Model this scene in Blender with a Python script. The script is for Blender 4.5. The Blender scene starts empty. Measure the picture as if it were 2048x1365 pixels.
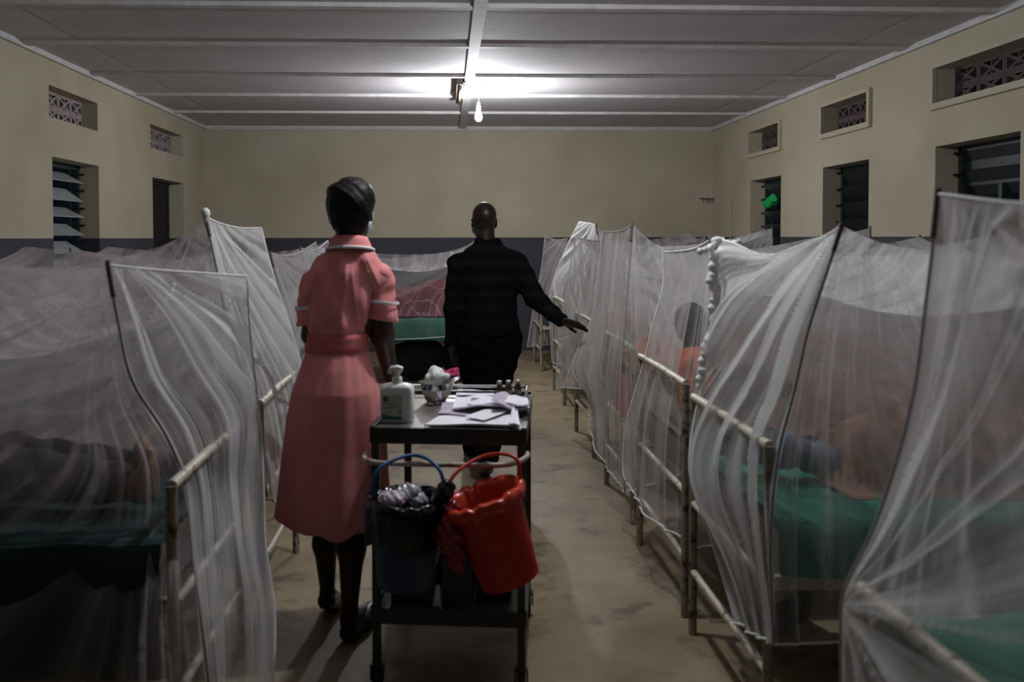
import bpy, math, random
import numpy as np
from mathutils import Vector, Matrix

sc = bpy.context.scene
C = sc.collection
RS = np.random.RandomState(7)
random.seed(7)

# ------------------------------------------------------------------ camera
CAM = np.array([0.0, 0.0, 1.5])
FPX, YAW, PITCH, ROLL, SX, SY = 1800.0, 0.0422, 0.0314, 0.0021, -55.35, -150.6


def _rot():
    c, s = math.cos(YAW), math.sin(YAW)
    A = np.array([[c, -s, 0], [s, c, 0], [0, 0, 1.0]])
    c, s = math.cos(PITCH), math.sin(PITCH)
    B = np.array([[1, 0, 0], [0, c, -s], [0, s, c]])
    c, s = math.cos(ROLL), math.sin(ROLL)
    D = np.array([[c, 0, -s], [0, 1, 0], [s, 0, c]])
    return D @ B @ A


ROT = _rot()
cam_data = bpy.data.cameras.new('camera')
cam = bpy.data.objects.new('camera', cam_data)
C.objects.link(cam)
M = Matrix.Identity(4)
for i in range(3):
    M[i][0] = ROT[0, i]
    M[i][1] = ROT[2, i]
    M[i][2] = -ROT[1, i]
    M[i][3] = CAM[i]
cam.matrix_world = M
cam_data.sensor_width = 36.0
cam_data.sensor_fit = 'HORIZONTAL'
cam_data.lens = FPX / 2048.0 * 36.0
cam_data.shift_x = -SX / 2048.0
cam_data.shift_y = SY / 2048.0
cam_data.clip_start = 0.05
cam_data.dof.use_dof = True
cam_data.dof.focus_distance = 6.2
cam_data.dof.aperture_fstop = 2.6
sc.camera = cam

# ------------------------------------------------------------------ world, exposure
world = bpy.data.worlds.new('night')
sc.world = world
world.use_nodes = True
world.node_tree.nodes['Background'].inputs[0].default_value = (0.25, 0.35, 0.5, 1)
world.node_tree.nodes['Background'].inputs[1].default_value = 0.004
sc.view_settings.view_transform = 'Standard'
sc.view_settings.look = 'None'
sc.view_settings.gamma = 1.0
sc.view_settings.exposure = 1.5
sc.view_settings.use_curve_mapping = False
sc.cycles.transparent_max_bounces = 20
sc.cycles.diffuse_bounces = 2
sc.cycles.adaptive_threshold = 0.02
sc.cycles.max_bounces = 5
sc.cycles.glossy_bounces = 2
sc.cycles.transmission_bounces = 3
BULB_FAR, BULB_NEAR = 680.0, 440.0
BULB_COL = (0.92, 0.95, 1.0)


def ray(px, py):
    d = np.array([(px - 1024 - SX) / FPX, 1.0, -(py - 682.5 - SY) / FPX])
    return ROT.T @ d


def at(px, py, Y):
    d = ray(px, py)
    return CAM + d * (Y / d[1])


def atx(px, py, X):
    d = ray(px, py)
    return CAM + d * (X / d[0])


def atz(px, py, Z):
    d = ray(px, py)
    return CAM + d * ((Z - 1.5) / d[2])


def V3(*a):
    return np.array(a, float)


# ------------------------------------------------------------------ materials
MATS = {}


def mat(name, col, rough=0.6, metal=0.0, noise=0.0, nscale=8.0, bump=0.0, bscale=60.0, col2=None,
        thresh=None, emit=None, spec=0.5, detail=4.0, alpha=None, trans=0.0, sss=0.0):
    if name in MATS:
        return MATS[name]
    m = bpy.data.materials.new(name)
    m.use_nodes = True
    nt = m.node_tree
    b = nt.nodes['Principled BSDF']
    b.inputs['Base Color'].default_value = (*col, 1)
    b.inputs['Roughness'].default_value = rough
    b.inputs['Metallic'].default_value = metal
    b.inputs['Specular IOR Level'].default_value = spec
    if trans:
        b.inputs['Transmission Weight'].default_value = trans
    if alpha is not None:
        b.inputs['Alpha'].default_value = alpha
    tc = None
    if noise or col2 or bump:
        tc = nt.nodes.new('ShaderNodeTexCoord')
    if noise or col2:
        n = nt.nodes.new('ShaderNodeTexNoise')
        n.inputs['Scale'].default_value = nscale
        n.inputs['Detail'].default_value = detail
        n.inputs['Roughness'].default_value = 0.6
        nt.links.new(tc.outputs['Object'], n.inputs['Vector'])
        r = nt.nodes.new('ShaderNodeValToRGB')
        c2 = col2 if col2 else tuple(c * (1 - noise) for c in col)
        lo, hi = thresh if thresh else (0.3, 0.7)
        r.color_ramp.elements[0].position = lo
        r.color_ramp.elements[1].position = hi
        r.color_ramp.elements[0].color = (*c2, 1)
        r.color_ramp.elements[1].color = (*col, 1)
        nt.links.new(n.outputs['Fac'], r.inputs['Fac'])
        nt.links.new(r.outputs['Color'], b.inputs['Base Color'])
    if bump:
        n2 = nt.nodes.new('ShaderNodeTexNoise')
        n2.inputs['Scale'].default_value = bscale
        n2.inputs['Detail'].default_value = 3
        nt.links.new(tc.outputs['Object'], n2.inputs['Vector'])
        bp = nt.nodes.new('ShaderNodeBump')
        bp.inputs['Strength'].default_value = bump
        bp.inputs['Distance'].default_value = 0.01
        nt.links.new(n2.outputs['Fac'], bp.inputs['Height'])
        nt.links.new(bp.outputs['Normal'], b.inputs['Normal'])
    if emit:
        b.inputs['Emission Color'].default_value = (*emit[0], 1)
        b.inputs['Emission Strength'].default_value = emit[1]
    MATS[name] = m
    return m


def wall_mat():
    m = mat('wall_paint', (0.5, 0.5, 0.5), rough=0.75, bump=0.25, bscale=45)
    nt = m.node_tree
    b = nt.nodes['Principled BSDF']
    N = nt.nodes.new
    geo = N('ShaderNodeNewGeometry')
    sep = N('ShaderNodeSeparateXYZ')
    nt.links.new(geo.outputs['Position'], sep.inputs[0])
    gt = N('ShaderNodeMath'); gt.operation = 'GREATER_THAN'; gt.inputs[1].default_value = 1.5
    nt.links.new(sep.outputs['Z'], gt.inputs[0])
    def ramp(c1, c2, scale):
        n = N('ShaderNodeTexNoise'); n.inputs['Scale'].default_value = scale; n.inputs['Detail'].default_value = 5
        nt.links.new(geo.outputs['Position'], n.inputs['Vector'])
        r = N('ShaderNodeValToRGB')
        r.color_ramp.elements[0].position = .3; r.color_ramp.elements[1].position = .72
        r.color_ramp.elements[0].color = (*c1, 1); r.color_ramp.elements[1].color = (*c2, 1)
        nt.links.new(n.outputs['Fac'], r.inputs['Fac'])
        return r
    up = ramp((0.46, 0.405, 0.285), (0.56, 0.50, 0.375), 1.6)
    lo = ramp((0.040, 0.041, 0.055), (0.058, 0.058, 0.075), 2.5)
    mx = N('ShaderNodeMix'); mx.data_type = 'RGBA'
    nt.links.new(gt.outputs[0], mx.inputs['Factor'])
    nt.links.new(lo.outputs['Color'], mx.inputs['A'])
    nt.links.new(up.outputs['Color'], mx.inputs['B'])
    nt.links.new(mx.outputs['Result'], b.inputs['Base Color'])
    return m


def floor_mat():
    m = mat('concrete_floor', (0.2, 0.17, 0.12), rough=0.55, bump=0.15, bscale=30)
    nt = m.node_tree
    b = nt.nodes['Principled BSDF']
    N = nt.nodes.new
    geo = N('ShaderNodeNewGeometry')
    def noise(scale, det):
        n = N('ShaderNodeTexNoise'); n.inputs['Scale'].default_value = scale; n.inputs['Detail'].default_value = det
        n.inputs['Roughness'].default_value = .65
        nt.links.new(geo.outputs['Position'], n.inputs['Vector'])
        return n
    r = N('ShaderNodeValToRGB')
    e = r.color_ramp.elements
    e[0].position = .3; e[0].color = (0.22, 0.165, 0.095, 1)
    e[1].position = .7; e[1].color = (0.38, 0.30, 0.185, 1)
    nt.links.new(noise(2.2, 8).outputs['Fac'], r.inputs['Fac'])
    r2 = N('ShaderNodeValToRGB')
    e = r2.color_ramp.elements
    e[0].position = .33; e[0].color = (0.35, 0.33, 0.3, 1)
    e[1].position = .45; e[1].color = (1, 1, 1, 1)
    nt.links.new(noise(3.7, 3).outputs['Fac'], r2.inputs['Fac'])
    mx = N('ShaderNodeMix'); mx.data_type = 'RGBA'; mx.blend_type = 'MULTIPLY'; mx.inputs['Factor'].default_value = .8
    nt.links.new(r.outputs['Color'], mx.inputs['A'])
    nt.links.new(r2.outputs['Color'], mx.inputs['B'])
    nt.links.new(mx.outputs['Result'], b.inputs['Base Color'])
    return m


def net_mat(name, col, a, streak=0.5):
    """Thin open weave: the fraction of light a layer stops grows with the slant of the thread sheet."""
    if name in MATS:
        return MATS[name]
    m = bpy.data.materials.new(name)
    m.use_nodes = True
    nt = m.node_tree
    nt.nodes.clear()
    N = nt.nodes.new
    L = nt.links.new
    out = N('ShaderNodeOutputMaterial')
    geo = N('ShaderNodeNewGeometry')
    dot = N('ShaderNodeVectorMath'); dot.operation = 'DOT_PRODUCT'
    L(geo.outputs['Normal'], dot.inputs[0]); L(geo.outputs['Incoming'], dot.inputs[1])
    ab = N('ShaderNodeMath'); ab.operation = 'ABSOLUTE'; L(dot.outputs['Value'], ab.inputs[0])
    mx = N('ShaderNodeMath'); mx.operation = 'MAXIMUM'; mx.inputs[1].default_value = .22; L(ab.outputs[0], mx.inputs[0])
    inv = N('ShaderNodeMath'); inv.operation = 'DIVIDE'; inv.inputs[0].default_value = 1.0; L(mx.outputs[0], inv.inputs[1])
    # bunching of the weave along the fall of the cloth
    uv = N('ShaderNodeUVMap'); uv.uv_map = 'UVMap'
    mp = N('ShaderNodeMapping'); mp.inputs['Scale'].default_value = (13, .8, 1); L(uv.outputs['UV'], mp.inputs['Vector'])
    no = N('ShaderNodeTexNoise'); no.noise_dimensions = '2D'; no.inputs['Scale'].default_value = 1.0; no.inputs['Detail'].default_value = 3
    L(mp.outputs['Vector'], no.inputs['Vector'])
    rp = N('ShaderNodeMapRange'); rp.inputs['From Min'].default_value = .44; rp.inputs['From Max'].default_value = .76
    rp.inputs['To Min'].default_value = 1 - streak * .6; rp.inputs['To Max'].default_value = 1 + streak * 2.4
    L(no.outputs['Fac'], rp.inputs['Value'])
    mu = N('ShaderNodeMath'); mu.operation = 'MULTIPLY'; L(inv.outputs[0], mu.inputs[0]); L(rp.outputs['Result'], mu.inputs[1])
    pw = N('ShaderNodeMath'); pw.operation = 'POWER'; pw.inputs[0].default_value = 1 - a; L(mu.outputs[0], pw.inputs[1])
    d = N('ShaderNodeBsdfDiffuse'); d.inputs['Color'].default_value = (*col, 1)
    t = N('ShaderNodeBsdfTranslucent'); t.inputs['Color'].default_value = (*col, 1)
    m1 = N('ShaderNodeMixShader'); m1.inputs[0].default_value = .5; L(d.outputs[0], m1.inputs[1]); L(t.outputs[0], m1.inputs[2])
    tr = N('ShaderNodeBsdfTransparent')
    m2 = N('ShaderNodeMixShader'); L(pw.outputs[0], m2.inputs[0]); L(m1.outputs[0], m2.inputs[1]); L(tr.outputs[0], m2.inputs[2])
    L(m2.outputs[0], out.inputs['Surface'])
    MATS[name] = m
    return m


def check_mat(name, base, line, scale, width=0.12, ang=0.6):
    """woven plaid: light lines crossing on a plain ground"""
    if name in MATS:
        return MATS[name]
    m = mat(name, base, rough=.9)
    nt = m.node_tree
    N = nt.nodes.new
    L = nt.links.new
    tc = N('ShaderNodeTexCoord')
    mp = N('ShaderNodeMapping'); mp.inputs['Rotation'].default_value = (0, 0, ang); mp.inputs['Scale'].default_value = (scale,) * 3
    L(tc.outputs['UV'], mp.inputs['Vector'])
    sep = N('ShaderNodeSeparateXYZ'); L(mp.outputs['Vector'], sep.inputs[0])
    outs = []
    for ax in 'XY':
        fr = N('ShaderNodeMath'); fr.operation = 'FRACT'; L(sep.outputs[ax], fr.inputs[0])
        for off in (0.3, 0.55):
            su = N('ShaderNodeMath'); su.operation = 'SUBTRACT'; su.inputs[1].default_value = off; L(fr.outputs[0], su.inputs[0])
            a = N('ShaderNodeMath'); a.operation = 'ABSOLUTE'; L(su.outputs[0], a.inputs[0])
            lt = N('ShaderNodeMath'); lt.operation = 'LESS_THAN'; lt.inputs[1].default_value = width * .3; L(a.outputs[0], lt.inputs[0])
            outs.append(lt)
    s = outs[0]
    for o in outs[1:]:
        ad = N('ShaderNodeMath'); ad.operation = 'ADD'; L(s.outputs[0], ad.inputs[0]); L(o.outputs[0], ad.inputs[1]); s = ad
    ml = N('ShaderNodeMath'); ml.operation = 'MULTIPLY'; ml.inputs[1].default_value = .5; ml.use_clamp = True; L(s.outputs[0], ml.inputs[0])
    mx = N('ShaderNodeMix'); mx.data_type = 'RGBA'
    mx.inputs['A'].default_value = (*base, 1); mx.inputs['B'].default_value = (*line, 1)
    L(ml.outputs[0], mx.inputs['Factor'])
    L(mx.outputs['Result'], nt.nodes['Principled BSDF'].inputs['Base Color'])
    return m


def stripe_mat(name, c1, c2, freq):
    if name in MATS:
        return MATS[name]
    m = mat(name, c1, rough=.95, spec=.04)
    nt = m.node_tree
    N = nt.nodes.new
    tc = N('ShaderNodeTexCoord')
    sep = N('ShaderNodeSeparateXYZ'); nt.links.new(tc.outputs['Object'], sep.inputs[0])
    mu = N('ShaderNodeMath'); mu.operation = 'MULTIPLY'; mu.inputs[1].default_value = freq; nt.links.new(sep.outputs['Z'], mu.inputs[0])
    fr = N('ShaderNodeMath'); fr.operation = 'FRACT'; nt.links.new(mu.outputs[0], fr.inputs[0])
    gt = N('ShaderNodeMath'); gt.operation = 'GREATER_THAN'; gt.inputs[1].default_value = .55; nt.links.new(fr.outputs[0], gt.inputs[0])
    mx = N('ShaderNodeMix'); mx.data_type = 'RGBA'
    mx.inputs['A'].default_value = (*c1, 1); mx.inputs['B'].default_value = (*c2, 1)
    nt.links.new(gt.outputs[0], mx.inputs['Factor'])
    nt.links.new(mx.outputs['Result'], nt.nodes['Principled BSDF'].inputs['Base Color'])
    return m


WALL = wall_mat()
FLOOR = floor_mat()
CEIL = mat('ceiling_board', (0.66, 0.62, 0.635), rough=.8, noise=.12, nscale=2.2, bump=.2, bscale=14)
BATTEN = mat('white_batten', (0.74, 0.72, 0.715), rough=.7, noise=.25, nscale=9)
DARKFRAME = mat('dark_green_frame', (0.02, 0.035, 0.035), rough=.5)
GLASSBLADE = mat('dusty_louvre_glass', (0.05, 0.065, 0.07), rough=.4, noise=.3, nscale=14, spec=.7)
NIGHT = mat('black_shutter', (0.018, 0.012, 0.012), rough=.8, noise=.3)
BLOCK = mat('vent_block_concrete', (0.42, 0.35, 0.34), rough=.9, noise=.3, nscale=14)
BLOCKD = mat('vent_block_unpainted', (0.11, 0.08, 0.075), rough=.9, noise=.3, nscale=14)
FRAMEPAINT = mat('vent_frame_cream', (0.56, 0.50, 0.37), rough=.7, noise=.1)
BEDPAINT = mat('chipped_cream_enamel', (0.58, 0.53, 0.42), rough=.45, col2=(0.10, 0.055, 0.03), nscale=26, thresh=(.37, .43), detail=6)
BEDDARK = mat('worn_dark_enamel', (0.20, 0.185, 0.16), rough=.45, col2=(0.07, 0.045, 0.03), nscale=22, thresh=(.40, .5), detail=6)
BEDLEG = mat('stained_bed_leg', (0.30, 0.265, 0.20), rough=.5, col2=(0.07, 0.04, 0.025), nscale=24, thresh=(.38, .46), detail=6)
POLE = mat('net_pole_wood', (0.15, 0.12, 0.10), rough=.8, noise=.3, nscale=20)
NET = net_mat('white_netting', (0.86, 0.86, 0.85), .29, .9)
NETD = net_mat('white_netting_dense', (0.88, 0.89, 0.88), .36, .95)
NETT = net_mat('lilac_netting_thin', (0.85, 0.77, 0.80), .19, .8)
NETP = net_mat('pinkish_netting', (0.87, 0.85, 0.83), .31, .8)
NETS = net_mat('sheer_netting', (0.87, 0.85, 0.83), .16, .45)
NETM = net_mat('medium_netting', (0.87, 0.86, 0.84), .27, .9)
NETF = net_mat('dim_netting', (0.74, 0.70, 0.70), .12, .6)
CORD = net_mat('twisted_net_cord', (.86, .86, .84), .75, .1)
SEAM = mat('net_seam_tape', (0.30, 0.28, 0.28), rough=.9)
SEAMW = mat('net_hem_white', (0.72, 0.72, 0.70), rough=.9)
GREEN = mat('green_sheet', (0.015, 0.20, 0.135), rough=.8, noise=.25, nscale=5, bump=.2, bscale=20)
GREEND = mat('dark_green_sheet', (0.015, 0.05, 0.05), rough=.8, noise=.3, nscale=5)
FOAM = mat('mattress_cover', (0.16, 0.12, 0.10), rough=.9, noise=.3)
SKIN = mat('dark_brown_skin', (0.040, 0.020, 0.013), rough=.45, spec=.4)
SKIN2 = mat('deep_brown_skin', (0.016, 0.010, 0.008), rough=.42, spec=.4)
SKINL = mat('brown_skin', (0.24, 0.125, 0.075), rough=.5)
HAIR = mat('black_hair', (0.004, 0.004, 0.004), rough=.5, spec=.2, bump=.3, bscale=90)
PINK = mat('pink_uniform', (0.78, 0.29, 0.285), rough=.85, noise=.08, nscale=20, spec=.15, bump=.08, bscale=250)
WHITE = mat('white_trim', (0.8, 0.8, 0.8), rough=.8)
MASK = mat('pale_blue_mask', (0.45, 0.62, 0.75), rough=.8)
BLACKCLOTH = mat('black_cloth', (0.004, 0.004, 0.0045), rough=.95, spec=.04)
SHOE = mat('black_shoe', (0.006, 0.006, 0.006), rough=.4)
STEEL = mat('stainless_steel', (0.55, 0.55, 0.55), rough=.25, metal=1.0)
TROLLEY = mat('painted_trolley_steel', (0.05, 0.058, 0.052), rough=.4, metal=.3, noise=.25, nscale=15)
TROLTOP = mat('trolley_top_steel', (0.40, 0.38, 0.35), rough=.35, metal=.8, noise=.2, nscale=6)
RAILM = mat('cream_rail', (0.50, 0.45, 0.36), rough=.4, col2=(.22, .15, .08), nscale=18, thresh=(.35, .45))
RUBBER = mat('black_rubber', (0.01, 0.01, 0.01), rough=.7)
BULBG = mat('lit_bulb', (1, 1, 1), emit=(BULB_COL, BULB_FAR))
BULBN = mat('lit_bulb_near', (1, 1, 1), emit=(BULB_COL, BULB_NEAR))
PORC = mat('white_bakelite', (0.8, 0.8, 0.8), rough=.4)


# ------------------------------------------------------------------ mesh helpers
class MB:
    def __init__(self):
        self.v = []
        self.f = []
        self.uv = None

    def add(self, vs, fs):
        n = len(self.v)
        self.v.extend([tuple(p) for p in vs])
        self.f.extend([tuple(i + n for i in f) for f in fs])
        return self

    def box(self, lo, hi, fr=None, bev=0.0):
        x0, y0, z0 = lo
        x1, y1, z1 = hi
        vs = [(x, y, z) for z in (z0, z1) for y in (y0, y1) for x in (x0, x1)]
        if fr is not None:
            vs = [fr(*p) for p in vs]
        return self.add(vs, [(0, 2, 3, 1), (4, 5, 7, 6), (0, 1, 5, 4), (2, 6, 7, 3), (0, 4, 6, 2), (1, 3, 7, 5)])

    def tube(self, pts, r, n=10, closed=False, caps=True):
        P = np.array(pts, float)
        m = len(P)
        rr = np.full(m, r) if np.isscalar(r) else np.array(r, float)
        T = np.zeros_like(P)
        for i in range(m):
            a = P[(i - 1) % m] if (closed or i > 0) else P[i]
            b = P[(i + 1) % m] if (closed or i < m - 1) else P[i]
            T[i] = (b - a) / max(1e-9, np.linalg.norm(b - a))
        up = np.array([0, 0, 1.0]) if abs(T[0][2]) < .9 else np.array([1.0, 0, 0])
        vs = []
        N = None
        for i in range(m):
            if N is None:
                N = np.cross(up, T[i])
            else:
                N = N - T[i] * np.dot(N, T[i])
            N = N / max(1e-9, np.linalg.norm(N))
            B = np.cross(T[i], N)
            for k in range(n):
                a = 2 * math.pi * k / n
                vs.append(P[i] + rr[i] * (math.cos(a) * N + math.sin(a) * B))
        fs = []
        for i in range(m if closed else m - 1):
            for k in range(n):
                j = (i + 1) % m
                fs.append((i * n + k, i * n + (k + 1) % n, j * n + (k + 1) % n, j * n + k))
        if caps and not closed:
            fs.append(tuple(range(n))[::-1])
            fs.append(tuple((m - 1) * n + k for k in range(n)))
        return self.add(vs, fs)

    def lathe(self, c, prof, n=32, fr=None, sx=1.0, sy=1.0, disp=None, cap0=False, cap1=False):
        vs = []
        for j, (r, z) in enumerate(prof):
            for k in range(n):
                a = 2 * math.pi * k / n
                rr = r if disp is None else disp(r, z, a, j)
                p = (rr * math.cos(a) * sx, rr * math.sin(a) * sy, z)
                p = fr(*p) if fr else (c[0] + p[0], c[1] + p[1], c[2] + p[2])
                vs.append(p)
        fs = []
        for j in range(len(prof) - 1):
            for k in range(n):
                fs.append((j * n + k, j * n + (k + 1) % n, (j + 1) * n + (k + 1) % n, (j + 1) * n + k))
        if cap0:
            fs.append(tuple(range(n))[::-1])
        if cap1:
            fs.append(tuple((len(prof) - 1) * n + k for k in range(n)))
        return self.add(vs, fs)

    def grid(self, P):
        """P (nv, nu, 3); sets UV from u (metres across) and v"""
        nv, nu, _ = P.shape
        n0 = len(self.v)
        fs = []
        for j in range(nv - 1):
            for i in range(nu - 1):
                a = j * nu + i
                fs.append((a, a + 1, a + nu + 1, a + nu))
        return self.add(P.reshape(-1, 3), fs)


ORIG = {}


def mesh_from(name, v, f):
    me = bpy.data.meshes.new(name)
    v = np.asarray(v, np.float32)
    if isinstance(f, np.ndarray):
        me.vertices.add(len(v))
        me.vertices.foreach_set('co', v.ravel())
        nf = len(f)
        me.loops.add(nf * 4)
        me.polygons.add(nf)
        me.loops.foreach_set('vertex_index', f.astype(np.int32).ravel())
        me.polygons.foreach_set('loop_start', np.arange(0, nf * 4, 4, dtype=np.int32))
        me.update(calc_edges=True)
    else:
        me.from_pydata([tuple(map(float, p)) for p in v], [], f)
        me.update()
    return me


def link(name, v, f, m, parent=None, org=None, smooth=False, uv=None, sharp=None):
    """world-space verts -> object; origin at org (top level) or the parent's origin"""
    if parent is not None:
        o0 = ORIG[parent.name]
    else:
        o0 = np.array(org if org is not None else (0, 0, 0), float)
    v = np.asarray(v, float) - o0
    me = mesh_from(name, v, f)
    me.materials.append(m)
    if uv is not None:
        ul = me.uv_layers.new(name='UVMap')
        li = np.zeros(len(me.loops), np.int32)
        me.loops.foreach_get('vertex_index', li)
        ul.data.foreach_set('uv', np.asarray(uv, np.float32)[li].ravel())
    if smooth:
        me.polygons.foreach_set('use_smooth', np.ones(len(me.polygons), bool))
        if sharp:
            me.set_sharp_from_angle(angle=sharp)
    o = bpy.data.objects.new(name, me)
    C.objects.link(o)
    if parent is not None:
        o.parent = parent
    else:
        o.location = o0
    ORIG[o.name] = o0
    return o


def obj(name, mb, m, parent=None, org=None, smooth=False, sharp=None):
    return link(name, mb.v, mb.f, m, parent, org, smooth, None, sharp)


def empty(name, loc):
    o = bpy.data.objects.new(name, None)
    o.empty_display_size = .1
    o.location = loc
    C.objects.link(o)
    ORIG[o.name] = np.array(loc, float)
    return o


def tag(o, label=None, cat=None, group=None, kind=None):
    if label: o['label'] = label
    if cat: o['category'] = cat
    if group: o['group'] = group
    if kind: o['kind'] = kind
    return o


def cr(P, t):
    """Catmull-Rom through rows of P at parameters t in [0,1]"""
    P = np.asarray(P, float)
    n = len(P)
    if n == 1:
        return np.repeat(P, len(t), 0)
    x = np.clip(np.asarray(t) * (n - 1), 0, n - 1 - 1e-9)
    i = x.astype(int)
    f = (x - i).reshape((-1,) + (1,) * (P.ndim - 1))
    g = lambda k: P[np.clip(k, 0, n - 1)]
    p0, p1, p2, p3 = g(i - 1), g(i), g(i + 1), g(i + 2)
    p0 = np.where((i == 0).reshape(f.shape), 2 * p1 - p2, p0)
    p3 = np.where((i == n - 2).reshape(f.shape), 2 * p2 - p1, p3)
    return .5 * (2 * p1 + (p2 - p0) * f + (2 * p0 - 5 * p1 + 4 * p2 - p3) * f ** 2 + (3 * p1 - p0 - 3 * p2 + p3) * f ** 3)


class N1:
    """smooth 1-D noise in [-1,1]"""
    def __init__(self, seed):
        self.t = np.random.RandomState(seed).uniform(-1, 1, 4096)

    def __call__(self, x):
        x = np.asarray(x) + 2000.3
        i = np.floor(x).astype(int)
        f = x - i
        f = f * f * (3 - 2 * f)
        return self.t[i % 4096] * (1 - f) + self.t[(i + 1) % 4096] * f


def n2(x, y, seed, k=10, f=1.0):
    r = np.random.RandomState(seed)
    s = np.zeros(np.broadcast(x, y).shape)
    for _ in range(k):
        a = r.uniform(0, 2 * np.pi)
        w = f * r.uniform(.5, 1.6)
        s += np.sin(w * (np.cos(a) * x + np.sin(a) * y) + r.uniform(0, 6.28))
    return s / math.sqrt(k)


# ------------------------------------------------------------------ implicit bodies (continuous surfaces)
class SDF:
    def __init__(self, lo, hi, h):
        self.lo = np.array(lo, float)
        self.h = h
        n = np.ceil((np.array(hi) - self.lo) / h).astype(int) + 1
        self.n = n
        self.ax = [self.lo[i] + h * np.arange(n[i]) for i in range(3)]
        self.d = np.full(n, .3, np.float32)

    def _sl(self, lo, hi):
        s = []
        for i in range(3):
            a = max(0, int((lo[i] - self.lo[i]) / self.h))
            b = min(self.n[i], int((hi[i] - self.lo[i]) / self.h) + 2)
            if b <= a:
                return None
            s.append(slice(a, b))
        return tuple(s)

    def _pts(self, s):
        return (self.ax[0][s[0]][:, None, None], self.ax[1][s[1]][None, :, None], self.ax[2][s[2]][None, None, :])

    def _mix(self, s, d, k):
        a = self.d[s]
        if k < 0:  # carve
            k = -k
            h = np.clip(.5 - .5 * (a + d) / k, 0, 1)
            self.d[s] = a * (1 - h) - d * h + k * h * (1 - h)
        else:
            h = np.clip(.5 + .5 * (a - d) / k, 0, 1)
            self.d[s] = a * (1 - h) + d * h - k * h * (1 - h)

    def cone(self, a, b, r1, r2, k=.02, sy=1.0):
        a = np.asarray(a, float); b = np.asarray(b, float)
        m = max(r1, r2) + .08
        s = self._sl(np.minimum(a, b) - m, np.maximum(a, b) + m)
        if s is None: return self
        x, y, z = self._pts(s)
        ab = b - a
        L2 = max(1e-9, ab @ ab)
        t = np.clip(((x - a[0]) * ab[0] + (y - a[1]) * ab[1] + (z - a[2]) * ab[2]) / L2, 0, 1)
        dx = x - a[0] - t * ab[0]; dy = (y - a[1] - t * ab[1]) / sy; dz = z - a[2] - t * ab[2]
        d = np.sqrt(dx * dx + dy * dy + dz * dz) - (r1 + (r2 - r1) * t)
        self._mix(s, d.astype(np.float32), k)
        return self

    def chain(self, pts, rs, k=.02, sy=1.0):
        for i in range(len(pts) - 1):
            self.cone(pts[i], pts[i + 1], rs[i], rs[i + 1], k, sy)
        return self

    def ell(self, c, r, k=.02, R=None):
        c = np.asarray(c, float); r = np.asarray(r, float)
        m = r.max() + .08
        s = self._sl(c - m, c + m)
        if s is None: return self
        x, y, z = self._pts(s)
        p = [x - c[0], y - c[1], z - c[2]]
        if R is not None:
            p = [R[0, i] * p[0] + R[1, i] * p[1] + R[2, i] * p[2] for i in range(3)]
        k0 = np.sqrt((p[0] / r[0]) ** 2 + (p[1] / r[1]) ** 2 + (p[2] / r[2]) ** 2)
        k1 = np.sqrt((p[0] / r[0] ** 2) ** 2 + (p[1] / r[1] ** 2) ** 2 + (p[2] / r[2] ** 2) ** 2)
        d = np.where(k1 > 1e-9, k0 * (k0 - 1) / np.maximum(k1, 1e-9), -r.min())
        self._mix(s, d.astype(np.float32), k)
        return self

    def stack(self, zs, cx, cy, rx, ry, k=.02, pw=2.3):
        """loft of elliptic sections up the z axis"""
        Z = self.ax[2]
        f = lambda a: np.interp(Z, zs, a)[None, None, :]
        X = self.ax[0][:, None, None]; Y = self.ax[1][None, :, None]
        RX, RY = f(rx), f(ry)
        q = (np.abs((X - f(cx)) / RX) ** pw + np.abs((Y - f(cy)) / RY) ** pw) ** (1 / pw)
        d = (q - 1) * np.minimum(RX, RY)
        dz = np.maximum(zs[0] - Z, Z - zs[-1])[None, None, :]
        d = np.where(dz > 0, np.sqrt(np.maximum(d, 0) ** 2 + dz ** 2), np.maximum(d, dz))
        self._mix((slice(None),) * 3, d.astype(np.float32), k)
        return self

    def field(self, fn):
        self.d += fn(*np.broadcast_arrays(*self._pts((slice(None),) * 3))).astype(np.float32)
        return self

    def cut(self, fn):
        """keep where fn<0"""
        self.d = np.maximum(self.d, fn(*np.broadcast_arrays(*self._pts((slice(None),) * 3))).astype(np.float32))
        return self

    def mesh(self):
        d = self.d
        d[0], d[-1] = .3, .3
        d[:, 0], d[:, -1] = .3, .3
        d[:, :, 0], d[:, :, -1] = .3, .3
        ins = d < 0
        cnt = np.zeros(np.array(d.shape) - 1, np.int8)
        for i in (0, 1):
            for j in (0, 1):
                for k in (0, 1):
                    cnt += ins[i:d.shape[0] - 1 + i, j:d.shape[1] - 1 + j, k:d.shape[2] - 1 + k]
        act = np.argwhere((cnt > 0) & (cnt < 8))
        idx = np.full(cnt.shape, -1, np.int32)
        idx[tuple(act.T)] = np.arange(len(act))
        pos = np.zeros((len(act), 3)); num = np.zeros(len(act))
        cor = [(i, j, k) for i in (0, 1) for j in (0, 1) for k in (0, 1)]
        for a in cor:
            for ax in range(3):
                if a[ax] == 0:
                    b = list(a); b[ax] = 1
                    da = d[tuple((act + a).T)]; db = d[tuple((act + b).T)]
                    cr_ = (da < 0) != (db < 0)
                    t = np.where(cr_, da / np.where(cr_, da - db, 1), 0)
                    p = np.array(a, float)[None, :].repeat(len(act), 0)
                    p[:, ax] = t
                    pos[cr_] += p[cr_]; num[cr_] += 1
        v = (act + pos / num[:, None]) * self.h + self.lo
        fs = []
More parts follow.
